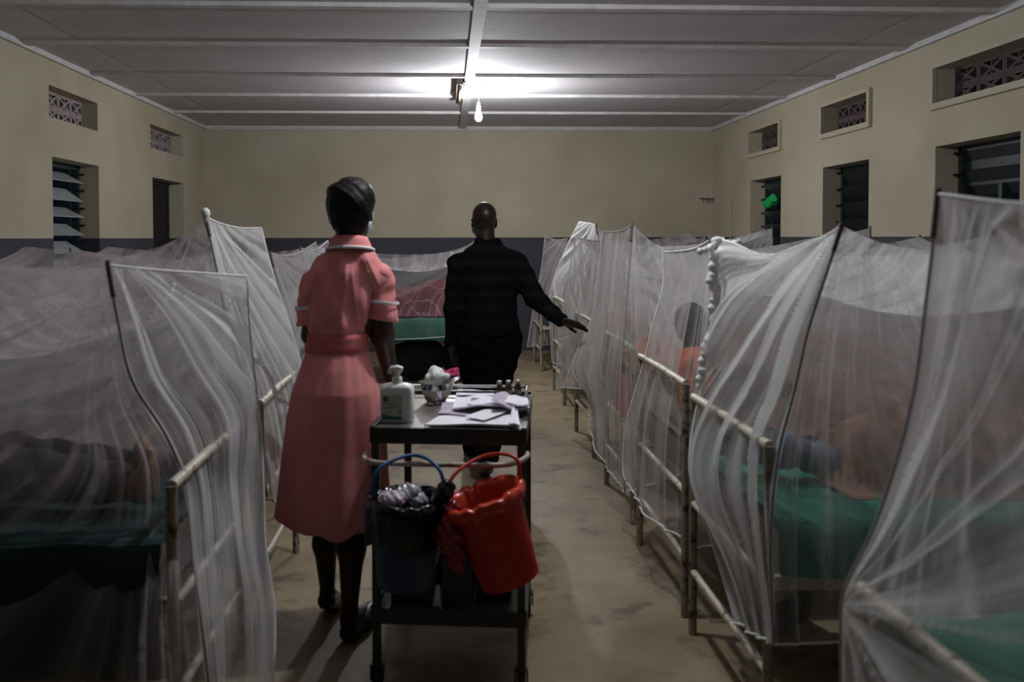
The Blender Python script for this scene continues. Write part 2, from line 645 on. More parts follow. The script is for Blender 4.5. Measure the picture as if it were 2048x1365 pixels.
        for ax in range(3):
            u, w = (ax + 1) % 3, (ax + 2) % 3
            sl0 = [slice(None)] * 3; sl1 = [slice(None)] * 3
            sl0[ax] = slice(0, -1); sl1[ax] = slice(1, None)
            A = ins[tuple(sl0)]; B = ins[tuple(sl1)]
            e = np.argwhere(A != B)
            ok = (e[:, u] > 0) & (e[:, w] > 0) & (e[:, u] < d.shape[u] - 1) & (e[:, w] < d.shape[w] - 1)
            e = e[ok]
            flip = A[tuple(e.T)]
            q = []
            for du, dw in ((-1, -1), (0, -1), (0, 0), (-1, 0)):
                c = e.copy(); c[:, u] += du; c[:, w] += dw
                q.append(idx[tuple(c.T)])
            q = np.stack(q, 1)
            q[~flip] = q[~flip][:, ::-1]
            fs.append(q)
        return v, np.concatenate(fs)


def sdf_obj(name, s, m, parent=None, org=None):
    v, f = s.mesh()
    return link(name, v, f, m, parent, org, smooth=True)


# ================================================================== SETTING
XL, XR, YB, YF, ZC = -3.12, 3.54, 11.84, -7.0, 2.95
WT = .26


def wall_holes(name, side, holes):
    """side wall along Y with rectangular openings (y0,y1,z0,z1)"""
    x0, x1 = (XL - WT, XL) if side < 0 else (XR, XR + WT)
    ys = sorted({YF, YB + WT} | {h[0] for h in holes} | {h[1] for h in holes})
    zs = sorted({0.0, ZC + .1} | {h[2] for h in holes} | {h[3] for h in holes})
    mb = MB()
    for a, b in zip(ys[:-1], ys[1:]):
        run = None
        for c, d in zip(zs[:-1], zs[1:]):
            if any(h[0] <= a and b <= h[1] and h[2] <= c and d <= h[3] for h in holes):
                continue
            mb.box((x0, a, c), (x1, b, d))
    return tag(obj(name, mb, WALL), kind='structure')


def opening(side, pl, pr, py):
    X = XL if side < 0 else XR
    return sorted([atx(pl, py, X)[1], atx(pr, py, X)[1]])


LW = [opening(-1, 104.5, 197, 325), opening(-1, 305, 367, 360)]
LV = [opening(-1, 98, 195, 220), opening(-1, 301, 366, 280)]
RW = [opening(1, 1501, 1562, 356), opening(1, 1646, 1738, 326), opening(1, 1871, 2041, 290)]
RV = [opening(1, 1501, 1561, 270), opening(1, 1648, 1739, 225), opening(1, 1873, 2085, 160)]
ZW, ZV = (0.85, 2.15), (2.46, 2.71)
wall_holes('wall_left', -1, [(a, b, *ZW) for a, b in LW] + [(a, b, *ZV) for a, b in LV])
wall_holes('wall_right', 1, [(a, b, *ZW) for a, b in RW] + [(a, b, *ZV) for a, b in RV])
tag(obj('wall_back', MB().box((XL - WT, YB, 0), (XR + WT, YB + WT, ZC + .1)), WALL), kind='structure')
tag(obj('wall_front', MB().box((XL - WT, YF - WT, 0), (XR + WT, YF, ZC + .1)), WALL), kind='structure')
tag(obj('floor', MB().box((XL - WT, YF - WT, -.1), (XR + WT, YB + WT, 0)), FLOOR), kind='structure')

# ceiling with boards and cover battens
ceil = tag(obj('ceiling', MB().box((XL - WT, YF - WT, ZC + .02), (XR + WT, YB + WT, ZC + .15)), NIGHT), kind='structure')
BY = [YB - .03, 10.42, 9.18, 8.05, 6.79, 5.645, 4.45, 3.25, 2.05, .85, -.35, -1.55, -2.75, -3.95, -5.15, YF]
BX = [XL, -2.66, .215, 3.06, XR]
for j in range(len(BY) - 1):
    for i in range(4):
        mb = MB()
        n = 8
        y0, y1 = BY[j + 1] + .003, BY[j] - .003
        x0, x1 = BX[i] + .003, BX[i + 1] - .003
        sag = random.uniform(.004, .014)
        P = np.zeros((n, n, 3)); T = np.linspace(0, 1, n)
        P[..., 0] = x0 + (x1 - x0) * T[None, :]
        P[..., 1] = y0 + (y1 - y0) * T[:, None]
        P[..., 2] = ZC - sag * np.sin(np.pi * T)[:, None] * (.4 + .6 * np.sin(np.pi * T)[None, :])
        mb.grid(P)
        Q = P.copy(); Q[..., 2] = ZC + .012
        mb.grid(Q)
        obj('panel', mb, CEIL, ceil, smooth=True)
for j, y in enumerate(BY):
    for a, b in ((XL + .03, .18), (.25, XR - .03)):
        w = .026 + (.02 if j > 5 else 0.004 * (j % 3))
        T = np.linspace(0, 1, 14)
        mb = MB()
        # slightly wavy hand-planed batten
        wob = [random.uniform(-.006, .006) for _ in T]
        vs = []; fs = []
        for t, q in zip(T, wob):
            x = a + (b - a) * t
            for dy, dz in ((-w, 0.005), (w, 0.005), (w, -.024), (-w, -.024)):
                vs.append((x, y + dy + q, ZC + dz + q * .4 - .004))
        for k in range(len(T) - 1):
            for e in range(4):
                fs.append((k * 4 + e, k * 4 + (e + 1) % 4, k * 4 + 4 + (e + 1) % 4, k * 4 + 4 + e))
        fs += [(0, 1, 2, 3), tuple(len(vs) - 4 + q for q in (3, 2, 1, 0))]
        mb.add(vs, fs)
        obj('batten', mb, BATTEN, ceil)
for y0, y1 in ((YF, 2.0), (2.003, 5.2), (5.203, 8.35), (8.353, YB)):
    obj('batten', MB().box((.215 - .042, y0, ZC - .032), (.215 + .042, y1, ZC + .005)), BATTEN, ceil)
for k, (lo, hi) in enumerate([((XL, YF, ZC - .045), (XL + .035, YB, ZC)), ((XR - .035, YF, ZC - .045), (XR, YB, ZC)),
                              ((XL, YB - .035, ZC - .045), (XR, YB, ZC))]):
    tag(obj('trim_%d' % (k + 1), MB().box(lo, hi), BATTEN), kind='structure')


def louvre(n, side, y0, y1, blades, tilt, m_blade, skip=()):
    X = XL if side < 0 else XR
    xc = X + side * .20
    z0, z1 = ZW
    root = tag(empty('window_%d' % n, (xc, (y0 + y1) / 2, z0)), kind='structure')
    mb = MB()
    t = .04
    for lo, hi in (((y0, z0), (y0 + t, z1)), ((y1 - t, z0), (y1, z1)), ((y0, z1 - t), (y1, z1)), ((y0, z0), (y1, z0 + t))):
        mb.box((xc - .03, lo[0], lo[1]), (xc + .03, hi[0], hi[1]))
    obj('frame', mb, DARKFRAME, root)
    h = (z1 - z0 - 2 * t) / blades
    for k in range(blades):
        if k in skip:
            continue
        zc = z0 + t + h * (k + .5)
        a = math.radians(tilt + random.uniform(-6, 6))
        dx, dz = math.sin(a) * h * .62, math.cos(a) * h * .62
        mb = MB()
        P = []
        for (sx, sz) in ((-side * dx, dz), (side * dx, -dz)):
            for y in (y0 + t + .005, y1 - t - .005):
                P.append((xc + sx, y, zc + sz))
        nx, nz = dz * .04, side * dx * .04
        vs = [(p[0] + s * nx, p[1], p[2] + s * nz) for s in (-1, 1) for p in P]
        mb.add(vs, [(0, 1, 3, 2), (4, 6, 7, 5), (0, 4, 5, 1), (2, 3, 7, 6), (0, 2, 6, 4), (1, 5, 7, 3)])
        obj('louvre_blade', mb, m_blade, root)
        for y in (y0 + t, y1 - t):
            mb = MB()
            mb.box((min(xc - side * .085, xc + side * .02), y - .008, zc + dz * .6), (max(xc - side * .085, xc + side * .02), y + .008, zc + dz * .6 + .018))
            obj('blade_clip', mb, RUBBER, root)
    return root


louvre(1, -1, *LW[0], 8, -58, mat('pale_louvre_glass', (.55, .57, .58), rough=.3, noise=.3, nscale=14))
w2 = louvre(2, -1, *LW[1], 1, 0, NIGHT, skip=(0,))
for k in range(4):
    y0, y1 = LW[1]
    w = (y1 - y0 - .08) / 4
    obj('shutter_board', MB().box((XL - .225, y0 + .04 + w * k + .003, .89), (XL - .195, y0 + .04 + w * (k + 1) - .003, 2.11)), NIGHT, w2)
louvre(3, 1, *RW[0], 8, 50, GLASSBLADE)
louvre(4, 1, *RW[1], 8, 25, mat('dark_louvre_glass', (.010, .014, .016), rough=.5, spec=.3))
w5 = louvre(5, 1, *RW[2], 8, 15, MATS['dark_louvre_glass'], skip=(0, 1, 2, 3, 4, 5))
# the wide pane at the head of the nearest right window
y0, y1 = RW[2]
obj('pane', MB().box((XR + .195, y0 + .05, 1.86), (XR + .2, y1 - .05, 2.08)), mat('grey_pane', (.02, .03, .032), rough=.4), w5)
obj('mullion', MB().box((XR + .18, (y0 + y1) / 2 - .02, .9), (XR + .22, (y0 + y1) / 2 + .02, 1.86)), DARKFRAME, w5)


# ---- pierced block vents
def block_mesh(w, h, t=.07):
    mb = MB()
    b = .022

    def bar(p, q, wd):
        p = np.array(p); q = np.array(q)
        d = (q - p) / np.linalg.norm(q - p)
        nrm = np.array([-d[1], d[0]]) * wd / 2
        vs = []
        for x in (-t / 2, t / 2):
            for s in (p - nrm, q - nrm, q + nrm, p + nrm):
                vs.append((x, s[0], s[1]))
        mb.add(vs, [(0, 3, 2, 1), (4, 5, 6, 7), (0, 1, 5, 4), (1, 2, 6, 5), (2, 3, 7, 6), (3, 0, 4, 7)])
    bar((0, b / 2), (w, b / 2), b); bar((0, h - b / 2), (w, h - b / 2), b)
    bar((b / 2, 0), (b / 2, h), b); bar((w - b / 2, 0), (w - b / 2, h), b)
    bar((0, h * .46), (w, h * .46), .05)
    bar((w / 2, h * .46), (w / 2, h), .012)
    for z0, z1 in ((h * .5, h - b), (b, h * .42)):
        bar((b, z0), (w - b, z1), .02)
        bar((b, z1), (w - b, z0), .02)
    return mb


VENT_LABELS = {(-1, 0): 'recessed pierced block vent above the louvred window on left wall',
               (-1, 1): 'recessed pierced block vent above dark shutter in far left corner',
               (1, 0): 'farthest small framed block vent on right wall above green cloth',
               (1, 1): 'middle framed pierced block vent on the right wall',
               (1, 2): 'nearest framed pierced block vent, cut off by right picture edge'}
bm_cache = {}
for side, vs_ in ((-1, LV), (1, RV)):
    for k, (y0, y1) in enumerate(vs_):
        X = XL if side < 0 else XR
        xc = X + side * .17
        root = tag(empty('wall_vent', (X, (y0 + y1) / 2, ZV[0])), VENT_LABELS[(side, k)], 'vent', 'pierced block wall vents')
        w = (y1 - y0) / 4
        h = ZV[1] - ZV[0]
        mb = block_mesh(w - .004, h)
        vv = np.array(mb.v) + np.array([xc, y0 + .002, ZV[0]])
        first = link('vent_block', vv, mb.f, BLOCK if side < 0 else BLOCKD, root)
        for q in range(1, 4):
            c = first.copy()
            C.objects.link(c)
            c.location = (0, w * q, 0)
            c.parent = root
        if side > 0:
            fw = .045
            mb = MB()
            for lo, hi in (((y0 - fw, ZV[0] - fw), (y1 + fw, ZV[0])), ((y0 - fw, ZV[1]), (y1 + fw, ZV[1] + fw * .7)),
                           ((y0 - fw, ZV[0]), (y0, ZV[1])), ((y1, ZV[0]), (y1 + fw, ZV[1]))):
                mb.box((XR - .03, lo[0], lo[1]), (XR + .002, hi[0], hi[1]))
            obj('vent_frame', mb, FRAMEPAINT, root)

# green cloth stuffed between louvre blades in the far right window
c = atx(1546, 402, XR + .1)
s = SDF(c - .25, c + .25, .012)
s.ell(c + [0, 0, 0], (.05, .17, .05)).ell(c + [-.02, .08, -.03], (.05, .10, .05)).ell(c + [-.03, -.09, .02], (.04, .09, .05))
s.field(lambda x, y, z: .008 * np.sin(60 * y + 20 * z) + .006 * np.sin(90 * x + 40 * y))
tag(sdf_obj('cloth', s, mat('bright_green_cloth', (.01, .42, .10), rough=.8), None, c - [0, 0, .06]),
    'bright green cloth stuffed between the louvre blades of far right window', 'cloth')

# ---- wall hook rail and conduit in the far right corner
p = at(1397, 397, YB); q = at(1427, 399, YB)
root = tag(empty('wall_bracket', (p[0], YB - .06, p[2])), 'thin rusty hook bracket on the back wall near right corner', 'bracket')
obj('bar', MB().tube([(p[0], YB - .05, p[2]), (q[0], YB - .05, q[2])], .008), POLE, root)
for t in (.25, .6, .95):
    x = p[0] + (q[0] - p[0]) * t
    obj('hook', MB().tube([(x, YB, p[2]), (x, YB - .05, p[2]), (x, YB - .07, p[2] - .04), (x, YB - .05, p[2] - .06)], .007), POLE, root)
p = atx(1461, 408, XR - .01)
tag(obj('conduit', MB().tube([(XR - .01, p[1], 1.15), (XR - .01, p[1], p[2]), (XR - .012, p[1] - .02, p[2] + .03)], .009), FRAMEPAINT, None, (XR - .01, p[1], 1.15)),
    'thin painted conduit running down right wall near the corner', 'conduit')

# ---- light bulbs
def bulb_lamp(px, py, Y, zb, m, label):
    P = at(px, py, Y) if py is not None else V3(px, Y, ZC)
    x, y = P[0], P[1]
    root = tag(empty('hanging_bulb', (x, y, zb)), label, 'lamp', 'bare bulbs on ceiling cords')
    zt = ZC - .012
    obj('ceiling_rose', MB().lathe((x, y, zt), [(.001, -.035), (.03, -.032), (.05, -.022), (.056, -.008), (.056, .006)], 24), PORC, root, smooth=True)
    obj('cord', MB().tube([(x, y, zt - .03), (x + .002, y, (zt + zb) / 2), (x, y, zb + .13)], .0035, 8), PORC, root, smooth=True)
    obj('bulb_holder', MB().lathe((x, y, zb), [(.001, .14), (.012, .138), (.018, .125), (.02, .10), (.0225, .098), (.0225, .09), (.02, .088), (.0225, .075), (.0225, .066), (.019, .06), (.019, .045)], 20), PORC, root, smooth=True, sharp=.6)
    prof = [(.016, .052), (.02, .04), (.029, .02), (.034, 0), (.033, -.014), (.027, -.028), (.016, -.038), (.001, -.042)]
    obj('bulb_glass', MB().lathe((x, y, zb), prof, 24), m, root, smooth=True)


pc = atz(957, 166, ZC)
pb = at(957, 234, pc[1])
bulb_lamp(pc[0], None, pc[1], pb[2], BULBG, 'lit bare bulb hanging by a cord before the back wall')
bulb_lamp(.42, None, 3.48, 2.62, BULBN, 'lit bare bulb hanging above the nurse, over top picture edge')

# ---- fluorescent fitting along the middle batten
a = atz(934, 164, 2.90); b = atz(921, 210, 2.86)
root = tag(empty('tube_light_fitting', (a[0], a[1], 2.88)), 'unlit brown tube light fitting hanging along the ceiling beam', 'light fitting')
mb = MB()
x0 = .135
obj('housing', MB().box((x0 - .035, a[1], 2.875), (x0 + .02, b[1], 2.94)), mat('brown_fitting', (.10, .075, .05), rough=.6, noise=.3), root)
obj('cover', MB().box((x0 + .022, a[1] + .1, 2.87), (x0 + .06, b[1] - .35, 2.915)), PORC, root)
obj('tube', MB().tube([(x0, a[1] + .05, 2.86), (x0, b[1] - .05, 2.86)], .013, 12), mat('dead_tube', (.45, .38, .25), rough=.3), root, smooth=True)


# ================================================================== BEDS
def bed(label, x0, x1, y0, y1, hr, paint, poles, group='tubular steel hospital beds', side=1):
    """x0 aisle end, x1 wall end; poles: four pole-top points (aisle near, aisle far, wall far, wall near)"""
    root = tag(empty('hospital_bed', ((x0 + x1) / 2, (y0 + y1) / 2, 0)), label, 'bed', group)
    r = .016
    for (x, h) in ((x0, hr), (x1, hr + .08)):
        for y in (y0, y1):
            obj('leg', MB().tube([(x, y, 0), (x, y, .02), (x, y, h - .03), (x, y, h)], r, 12), BEDLEG, root, smooth=True, sharp=.7)
        obj('end_rail', MB().tube([(x, y0, h), (x, (y0 + y1) / 2, h + .004), (x, y1, h)], r * .95, 12), paint, root, smooth=True, sharp=.7)
        obj('lower_rail', MB().tube([(x, y0, .24), (x, y1, .24)], r * .8, 12), paint, root, smooth=True, sharp=.7)
        obj('middle_rail', MB().tube([(x, y0, .50), (x, y1, .50)], r * .8, 12), paint, root, smooth=True, sharp=.7)
    for y in (y0 + .02, y1 - .02):
        obj('side_rail', MB().box((min(x0, x1), y - .012, .475), (max(x0, x1), y + .012, .515)), paint, root)
    n = 12
    for k in range(n):
        x = x0 + (x1 - x0) * (k + .5) / n
        obj('base_slat', MB().box((x - .03, y0 + .03, .505), (x + .03, y1 - .03, .52)), paint, root)
    for (cx, cy), T in zip(((x0, y0), (x0, y1), (x1, y1), (x1, y0)), poles):
        if T is None or (cx == x0):
            continue
        obj('net_pole', MB().tube([(cx, cy, .62), (cx + (T[0] - cx) * .35, cy + (T[1] - cy) * .35, .62 + (T[2] - .62) * .4), (T[0], T[1], T[2] + .012)], [.010, .009, .007], 8), POLE, root, smooth=True)
    return root


def mattress(label, x0, x1, y0, y1, m, hang_near=.12, group='mattresses on the beds', seed=0, zt=.68):
    """soft mattress with sheet falling over the long sides"""
    a, b = min(x0, x1) + .04, max(x0, x1) - .04
    root = tag(empty('mattress', ((a + b) / 2, (y0 + y1) / 2, .53)), label, 'mattress', group)
    n = 24
    mb = MB()
    mb.box((a, y0 + .02, .522), (b, y1 - .02, .645))
    obj('core', mb, FOAM, root)
    prof = []
    w = y1 - y0
    hz = hang_near
    prof = [(-.015, zt - .03 - hz), (-.012, zt - .03 - hz * .5), (-.005, zt - .03), (.01, zt - .01), (.04, zt), (w * .25, zt + .004), (w * .5, zt - .006), (w * .75, zt + .004), (w - .04, zt), (w - .01, zt - .01), (w + .005, zt - .03), (w + .012, zt - .03 - hz * .5), (w + .015, zt - .03 - hz)]
    pr = cr(np.array(prof), np.linspace(0, 1, 60))
    X = np.linspace(a - .01, b + .01, 90)
    P = np.zeros((60, 90, 3))
    P[..., 0] = X[None, :]
    P[..., 1] = y0 + pr[:, 0][:, None]
    P[..., 2] = pr[:, 1][:, None]
    u = np.broadcast_to(X[None, :], (60, 90)); vv = np.broadcast_to(pr[:, 0][:, None], (60, 90))
    wr = n2(u, vv, seed + 3, 12, 22)
    side = np.clip((zt - .015 - P[..., 2]) / .05, 0, 1)
    P[..., 2] += .006 * wr * (1 - side) + .004 * np.abs(n2(u, vv * 2.5, seed + 4, 8, 14)) * (1 - side) + side * .008 * n2(u, vv, seed + 8, 6, 4)
    sgn = np.where(np.arange(60) < 30, -1, 1)[:, None]
    P[..., 1] += sgn * side * .014 * (1 + N1(seed)(u * 6))
    mb = MB().grid(P)
    link('sheet', mb.v, mb.f, m, root, smooth=True)
    return root


# ---------------- nets
def drape(rows, nu, nv, pins, amp=.03, pleat=.02, pf=9, seed=0, top_sag=0.0, edge=(1, 1), fine=.0012):
    """cloth surface through control rows; one family of folds fanning from a pin and turning into vertical pleats.
    pins = (u, v, folds per radian, v where the fan ends, v where pleats take over)"""
    R = [cr(np.array(r), np.linspace(0, 1, nu)) for r in rows]
    P = cr(np.array(R), np.linspace(0, 1, nv))
    u = np.linspace(0, 1, nu)[None, :]
    v = np.linspace(0, 1, nv)[:, None]
    if top_sag:
        P[..., 2] -= top_sag * 4 * (u * (1 - u)) * np.clip(1 - v * 1.6, 0, 1) ** 2
    du = np.gradient(P, axis=1); dv = np.gradient(P, axis=0)
    N = np.cross(du, dv)
    N /= np.maximum(1e-9, np.linalg.norm(N, axis=2, keepdims=True))
    W = np.linalg.norm(du, axis=2).sum(1).mean(); H = np.linalg.norm(dv, axis=2).sum(0).mean()
    s = u * W + 0 * v; t = v * H + 0 * u
    pu, pv, fq, va, vb = pins
    ds = s - pu * W; dt = t - pv * H
    r = np.sqrt(ds ** 2 + dt ** 2)
    ph = np.arctan2(ds, dt)
    w = np.clip((v - va) / max(1e-6, vb - va), 0, 1)
    w = w * w * (3 - 2 * w)
    q = ph * fq * (1 - w) + (s - pu * W) * pf * w + .12 * n2(s, t, seed + 40, 6, 2.5)
    A, B, D, E_ = N1(seed * 31 + 5), N1(seed * 31 + 6), N1(seed * 31 + 7), N1(seed * 31 + 8)
    ridge = lambda x: (1 - np.abs(x)) ** 3
    env = .55 + .45 * n2(q * .8, t * 1.5, seed + 61, 8, 1.6)
    big = ridge(A(q * .55)) - .3
    sm = ridge(B(q * 1.35 + 40)) - .3
    ti = ridge(D(q * 3.1 + 90)) - .3
    grow = np.minimum(r / .35, 1)
    d = (amp * (1 - w) + pleat * w) * grow * (big + .55 * sm * env + .18 * ti * (1 - env * .5))
    d += fine * n2(s * 2.2, t * .5, seed + 90, 14, 22)
    d += .012 * n2(s, t, seed + 95, 6, 5) * np.sin(np.pi * u)
    e = np.ones((1, nu))
    if edge[0]: e = e * np.clip(u / .05, 0, 1)
    if edge[1]: e = e * np.clip((1 - u) / .05, 0, 1)
    e = e * np.clip(v / .05, 0, 1)
    P = P + N * (d * e)[..., None]
    P[..., 2] = np.maximum(P[..., 2], .012)
    uv = np.stack([q / 12.0, t], 2).reshape(-1, 2) + seed * .37
    return P, uv


def net(label, T, front, near=None, far=None, m_front=NET, m_side=NET, m_roof=NET, seed=0, res=1.0, sag=.10, bottom=.36,
        amp=.03, pleat=.02, roofsag=.12, wall_end=True, pins=None, side_pins=None, seam=True, seam_m=None, near_amp=None, out=.05, far_dark=False):
    """T = tops (aisle near, aisle far, wall far, wall near); front rows run near -> far"""
    T = [np.array(p, float) for p in T]
    root = tag(empty('mosquito_net', (T[0] + T[1] + T[2] + T[3]) / 4), label, 'mosquito net', 'mosquito nets hung over the beds')
    nu, nv = int(120 * res), int(110 * res)
    pn = pins or (0, -.1, 9, .35, .8)
    Pf, uv = drape(front, nu, nv, pn, amp, pleat, 12, seed)
    mb = MB().grid(Pf)
    link('front_panel', mb.v, mb.f, m_front, root, smooth=True, uv=uv)

    def side_rows(edge_pts, Tw, yout):
        rows = []
        n = len(edge_pts)
        for k in range(n):
            v = k / (n - 1)
            e = edge_pts[k]
            zz = Tw[2] + (bottom - Tw[2]) * v
            w = np.array([Tw[0], Tw[1] + yout * v, zz])
            ln = []
            for q in (0, .06, .14, .3, .5, .75, 1.0):
                p = e + (w - e) * q
                # the bottom settles back to the bed's line quickly
                if k > 0:
                    zt = e[2] + (zz - e[2]) * min(1, q * 2.5)
                    p = np.array([p[0], e[1] + (w[1] - e[1]) * min(1, q * 2), zt])
                p[2] -= sag * 2.6 * q ** .6 * (1 - q) * (1 - v) ** 2
                ln.append(p)
            rows.append(ln)
        return rows
    ne = Pf[np.linspace(0, nv - 1, 7).astype(int), 0]
    fe = Pf[np.linspace(0, nv - 1, 7).astype(int), -1]
    sp = side_pins or (0, -.12, 9, .6, 1.0)
    nus = int(150 * res)
    panels = []
    for nm, edge, Tw, yo, sd in (('near_panel', ne, T[3], -out, 1), ('far_panel', fe, T[2], out, 2)):
        rows = side_rows(edge, Tw, yo)
        rr = 1.0 if nm == 'near_panel' else .6
        P, uv = drape(rows, int(nus * rr), int(nv * rr), sp, near_amp or amp, pleat, 8, seed * 7 + sd, edge=(1, 1))
        P[:, 0] = cr(np.array(Pf[:, 0 if nm == 'near_panel' else -1]), np.linspace(0, 1, P.shape[0]))
        mb = MB().grid(P)
        link(nm, mb.v, mb.f, m_side, root, smooth=True, uv=uv)
        panels.append(P)
    if wall_end:
        rows = []
        for k in range(5):
            v = k / 4
            rows.append([T[3] + (V3(T[3][0], T[3][1] - out, bottom) - T[3]) * v, T[2] + (V3(T[2][0], T[2][1] + out, bottom) - T[2]) * v])
        P, uv = drape(rows, 50, 50, (0, -.1, 8, .4, .9), amp * .6, pleat * .6, 8, seed * 7 + 4, top_sag=.05)
        mb = MB().grid(P)
        link('wall_end_panel', mb.v, mb.f, m_side, root, smooth=True, uv=uv)
    # roof: blend of its four edges, sagging
    nt_, ns_ = 40, 60
    eN = cr(panels[0][0], np.linspace(0, 1, ns_)); eF = cr(panels[1][0], np.linspace(0, 1, ns_))
    eA = cr(Pf[0], np.linspace(0, 1, nt_)); eW = T[3][None] + (T[2] - T[3])[None] * np.linspace(0, 1, nt_)[:, None]
    if wall_end:
        eW[:, 2] -= .05 * 4 * np.linspace(0, 1, nt_) * (1 - np.linspace(0, 1, nt_))
    a = np.linspace(0, 1, nt_)[:, None, None]; b = np.linspace(0, 1, ns_)[None, :, None]
    P = (1 - a) * eN[None] + a * eF[None] + (1 - b) * eA[:, None] + b * eW[:, None]
    P -= (1 - a) * (1 - b) * eA[0] + a * (1 - b) * eA[-1] + (1 - a) * b * eW[0] + a * b * eW[-1]
    aa, bb = a[..., 0], b[..., 0]
    bump = np.sin(np.pi * aa) * np.sin(np.pi * bb)
    P[..., 2] -= roofsag * bump + .015 * n2(aa * 3, bb * 6, seed + 55, 10, 3) * bump
    mb = MB().grid(P)
    uvr = np.stack([bb * 2 + 0 * aa, aa + 0 * bb], 2).reshape(-1, 2)
    link('roof_panel', mb.v, mb.f, m_roof, root, smooth=True, uv=uvr)
    if seam:
        sm = seam_m or SEAM
        st = max(1, nv // 40)
        obj('seam', MB().tube(Pf[::st, 0], .0045, 6), sm, root, smooth=True)
        obj('seam', MB().tube(Pf[::st, -1], .0035, 6), sm if far_dark else SEAMW, root, smooth=True)
        for c_, on in ((0, True), (-1, far_dark)):
            if on:
                k9 = max(3, nv // 11)
                obj('pole_tip', MB().tube(np.concatenate([[Pf[0, c_] + [0, 0, .012]], Pf[:k9, c_]]), .0075, 8), POLE, root, smooth=True)
        obj('top_seam', MB().tube(Pf[0, ::2], .004, 6), SEAMW, root, smooth=True)
        obj('hem', MB().tube(Pf[-1, ::2], .0045, 6), SEAMW, root, smooth=True)
        obj('hem', MB().tube(panels[0][-1, ::3], .0035, 6), SEAMW, root, smooth=True)
    return root


def pr(pts):
    """rows of (px,py,depth) -> world points"""
    return [[at(*p) for p in row] for row in pts]


def mid(rows, n=2, dz=None):
    return rows


def simple_front(T0, T1, X0, y0, y1, bottom, bulge=.06, side=1, seed=0):
    """front rows for a net that is mostly hidden"""
    r = np.random.RandomState(seed)
    rows = []
    for k in range(6):
        v = k / 5
        z = None
        row = []
        for q in range(4):
            u = q / 3
            t = T0 + (T1 - T0) * u
            zb = bottom + r.uniform(-.05, .05)
            x = t[0] + (X0 - side * bulge - t[0]) * v + r.uniform(-.02, .02) * (v > 0)
            y = t[1] + ((y0 - .03 if u < .5 else y1 + .03) * 1.0 - t[1]) * v * abs(2 * u - 1)
            row.append(V3(x, y, t[2] + (zb - t[2]) * v - (.04 if 0 < u < 1 and k == 0 else 0)))
        rows.append(row)
    return rows


# --- right row -----------------------------------------------------
# R1 nearest right bed (cut by the picture's edge)
R1 = dict(x0=.90, x1=2.80, y0=1.12, y1=1.90)
T = [V3(.98, 1.12, 1.56), at(1876, 388, 1.9), V3(2.8, 1.95, 1.5), V3(2.8, 1.1, 1.5)]
bed('nearest right bed under the blurred net at right picture edge', hr=.735, paint=BEDPAINT, poles=T, **R1)
mattress('green sheeted mattress of the nearest bed in bottom right corner', m=GREEN, seed=1, **R1)
far1 = [(1876, 388), (1862, 520), (1847, 640), (1830, 770), (1796, 910), (1745, 1060), (1688, 1185), (1682, 1290), (1684, 1420)]
rows = []
nearx = [.98, .97, .955, .94, .92, .89, .835, .83, .83]
for k, (px, py) in enumerate(far1):
    F = at(px, py, 1.9)
    nn = V3(nearx[k], 1.12, 1.56 + (F[2] - 1.595) * 1.0)
    if k == 0:
        nn[2] = 1.56
    m1 = nn * .5 + F * .5 + V3(-.01 if k > 3 else 0, 0, -.02 if k == 0 else 0)
    rows.append([nn, m1, F])
net('grey net over the nearest right bed, cut off by picture edge', T, rows, m_front=NETP, m_side=NETT, m_roof=NETT, seed=3, sag=.1, bottom=.42,
    amp=.03, pleat=.015, pins=(1, .78, 7, 2, 3), far_dark=True)

# R2
R2 = dict(x0=.925, x1=2.88, y0=2.53, y1=3.32)
T = [at(1683, 452, 2.5), at(1437, 480, 3.3), V3(2.85, 3.3, 1.55), V3(2.85, 2.5, 1.47)]
bed('right bed with bare front posts under the white net with ruffled edge', hr=.9, paint=BEDPAINT, poles=T, **R2)
mattress('bright green sheeted mattress under the ruffle edged net', m=GREEN, seed=2, **R2)
rows = pr([
    [(1683, 452, 2.5), (1655, 470, 2.58), (1600, 492, 2.75), (1530, 512, 2.95), (1470, 488, 3.15), (1437, 480, 3.3)],
    [(1655, 540, 2.5), (1620, 555, 2.58), (1570, 570, 2.75), (1510, 580, 2.95), (1455, 575, 3.15), (1426, 570, 3.3)],
    [(1615, 665, 2.5), (1580, 670, 2.58), (1540, 680, 2.75), (1490, 690, 2.95), (1450, 690, 3.15), (1428, 680, 3.28)],
    [(1588, 785, 2.48), (1560, 785, 2.57), (1520, 785, 2.72), (1470, 785, 2.92), (1430, 780, 3.12), (1402, 778, 3.26)],
    [(1560, 892, 2.48), (1535, 885, 2.56), (1495, 880, 2.70), (1450, 885, 2.9), (1410, 890, 3.08), (1380, 890, 3.2)],
    [(1545, 1000, 2.46), (1525, 1010, 2.5), (1490, 1000, 2.62), (1450, 990, 2.8), (1412, 985, 2.98), (1386, 975, 3.12)],
    [(1541, 1130, 2.44), (1525, 1140, 2.48), (1500, 1130, 2.55), (1480, 1115, 2.68), (1450, 1105, 2.85), (1425, 1090, 3.0)],
    [(1547, 1290, 2.42), (1535, 1288, 2.44), (1520, 1280, 2.5), (1505, 1270, 2.6), (1490, 1255, 2.68), (1472, 1245, 2.76)]])
nR2 = net('bright white net with ruffled edge and deep diagonal folds, right of aisle', T, rows, m_front=NETD, m_side=NETS, m_roof=NET, seed=11, sag=.09, bottom=.37, res=1.5,
          amp=.055, pleat=.022, pins=(-.02, -.10, 9, .5, 1.1), side_pins=(0, -.25, 9, .5, 1.0))
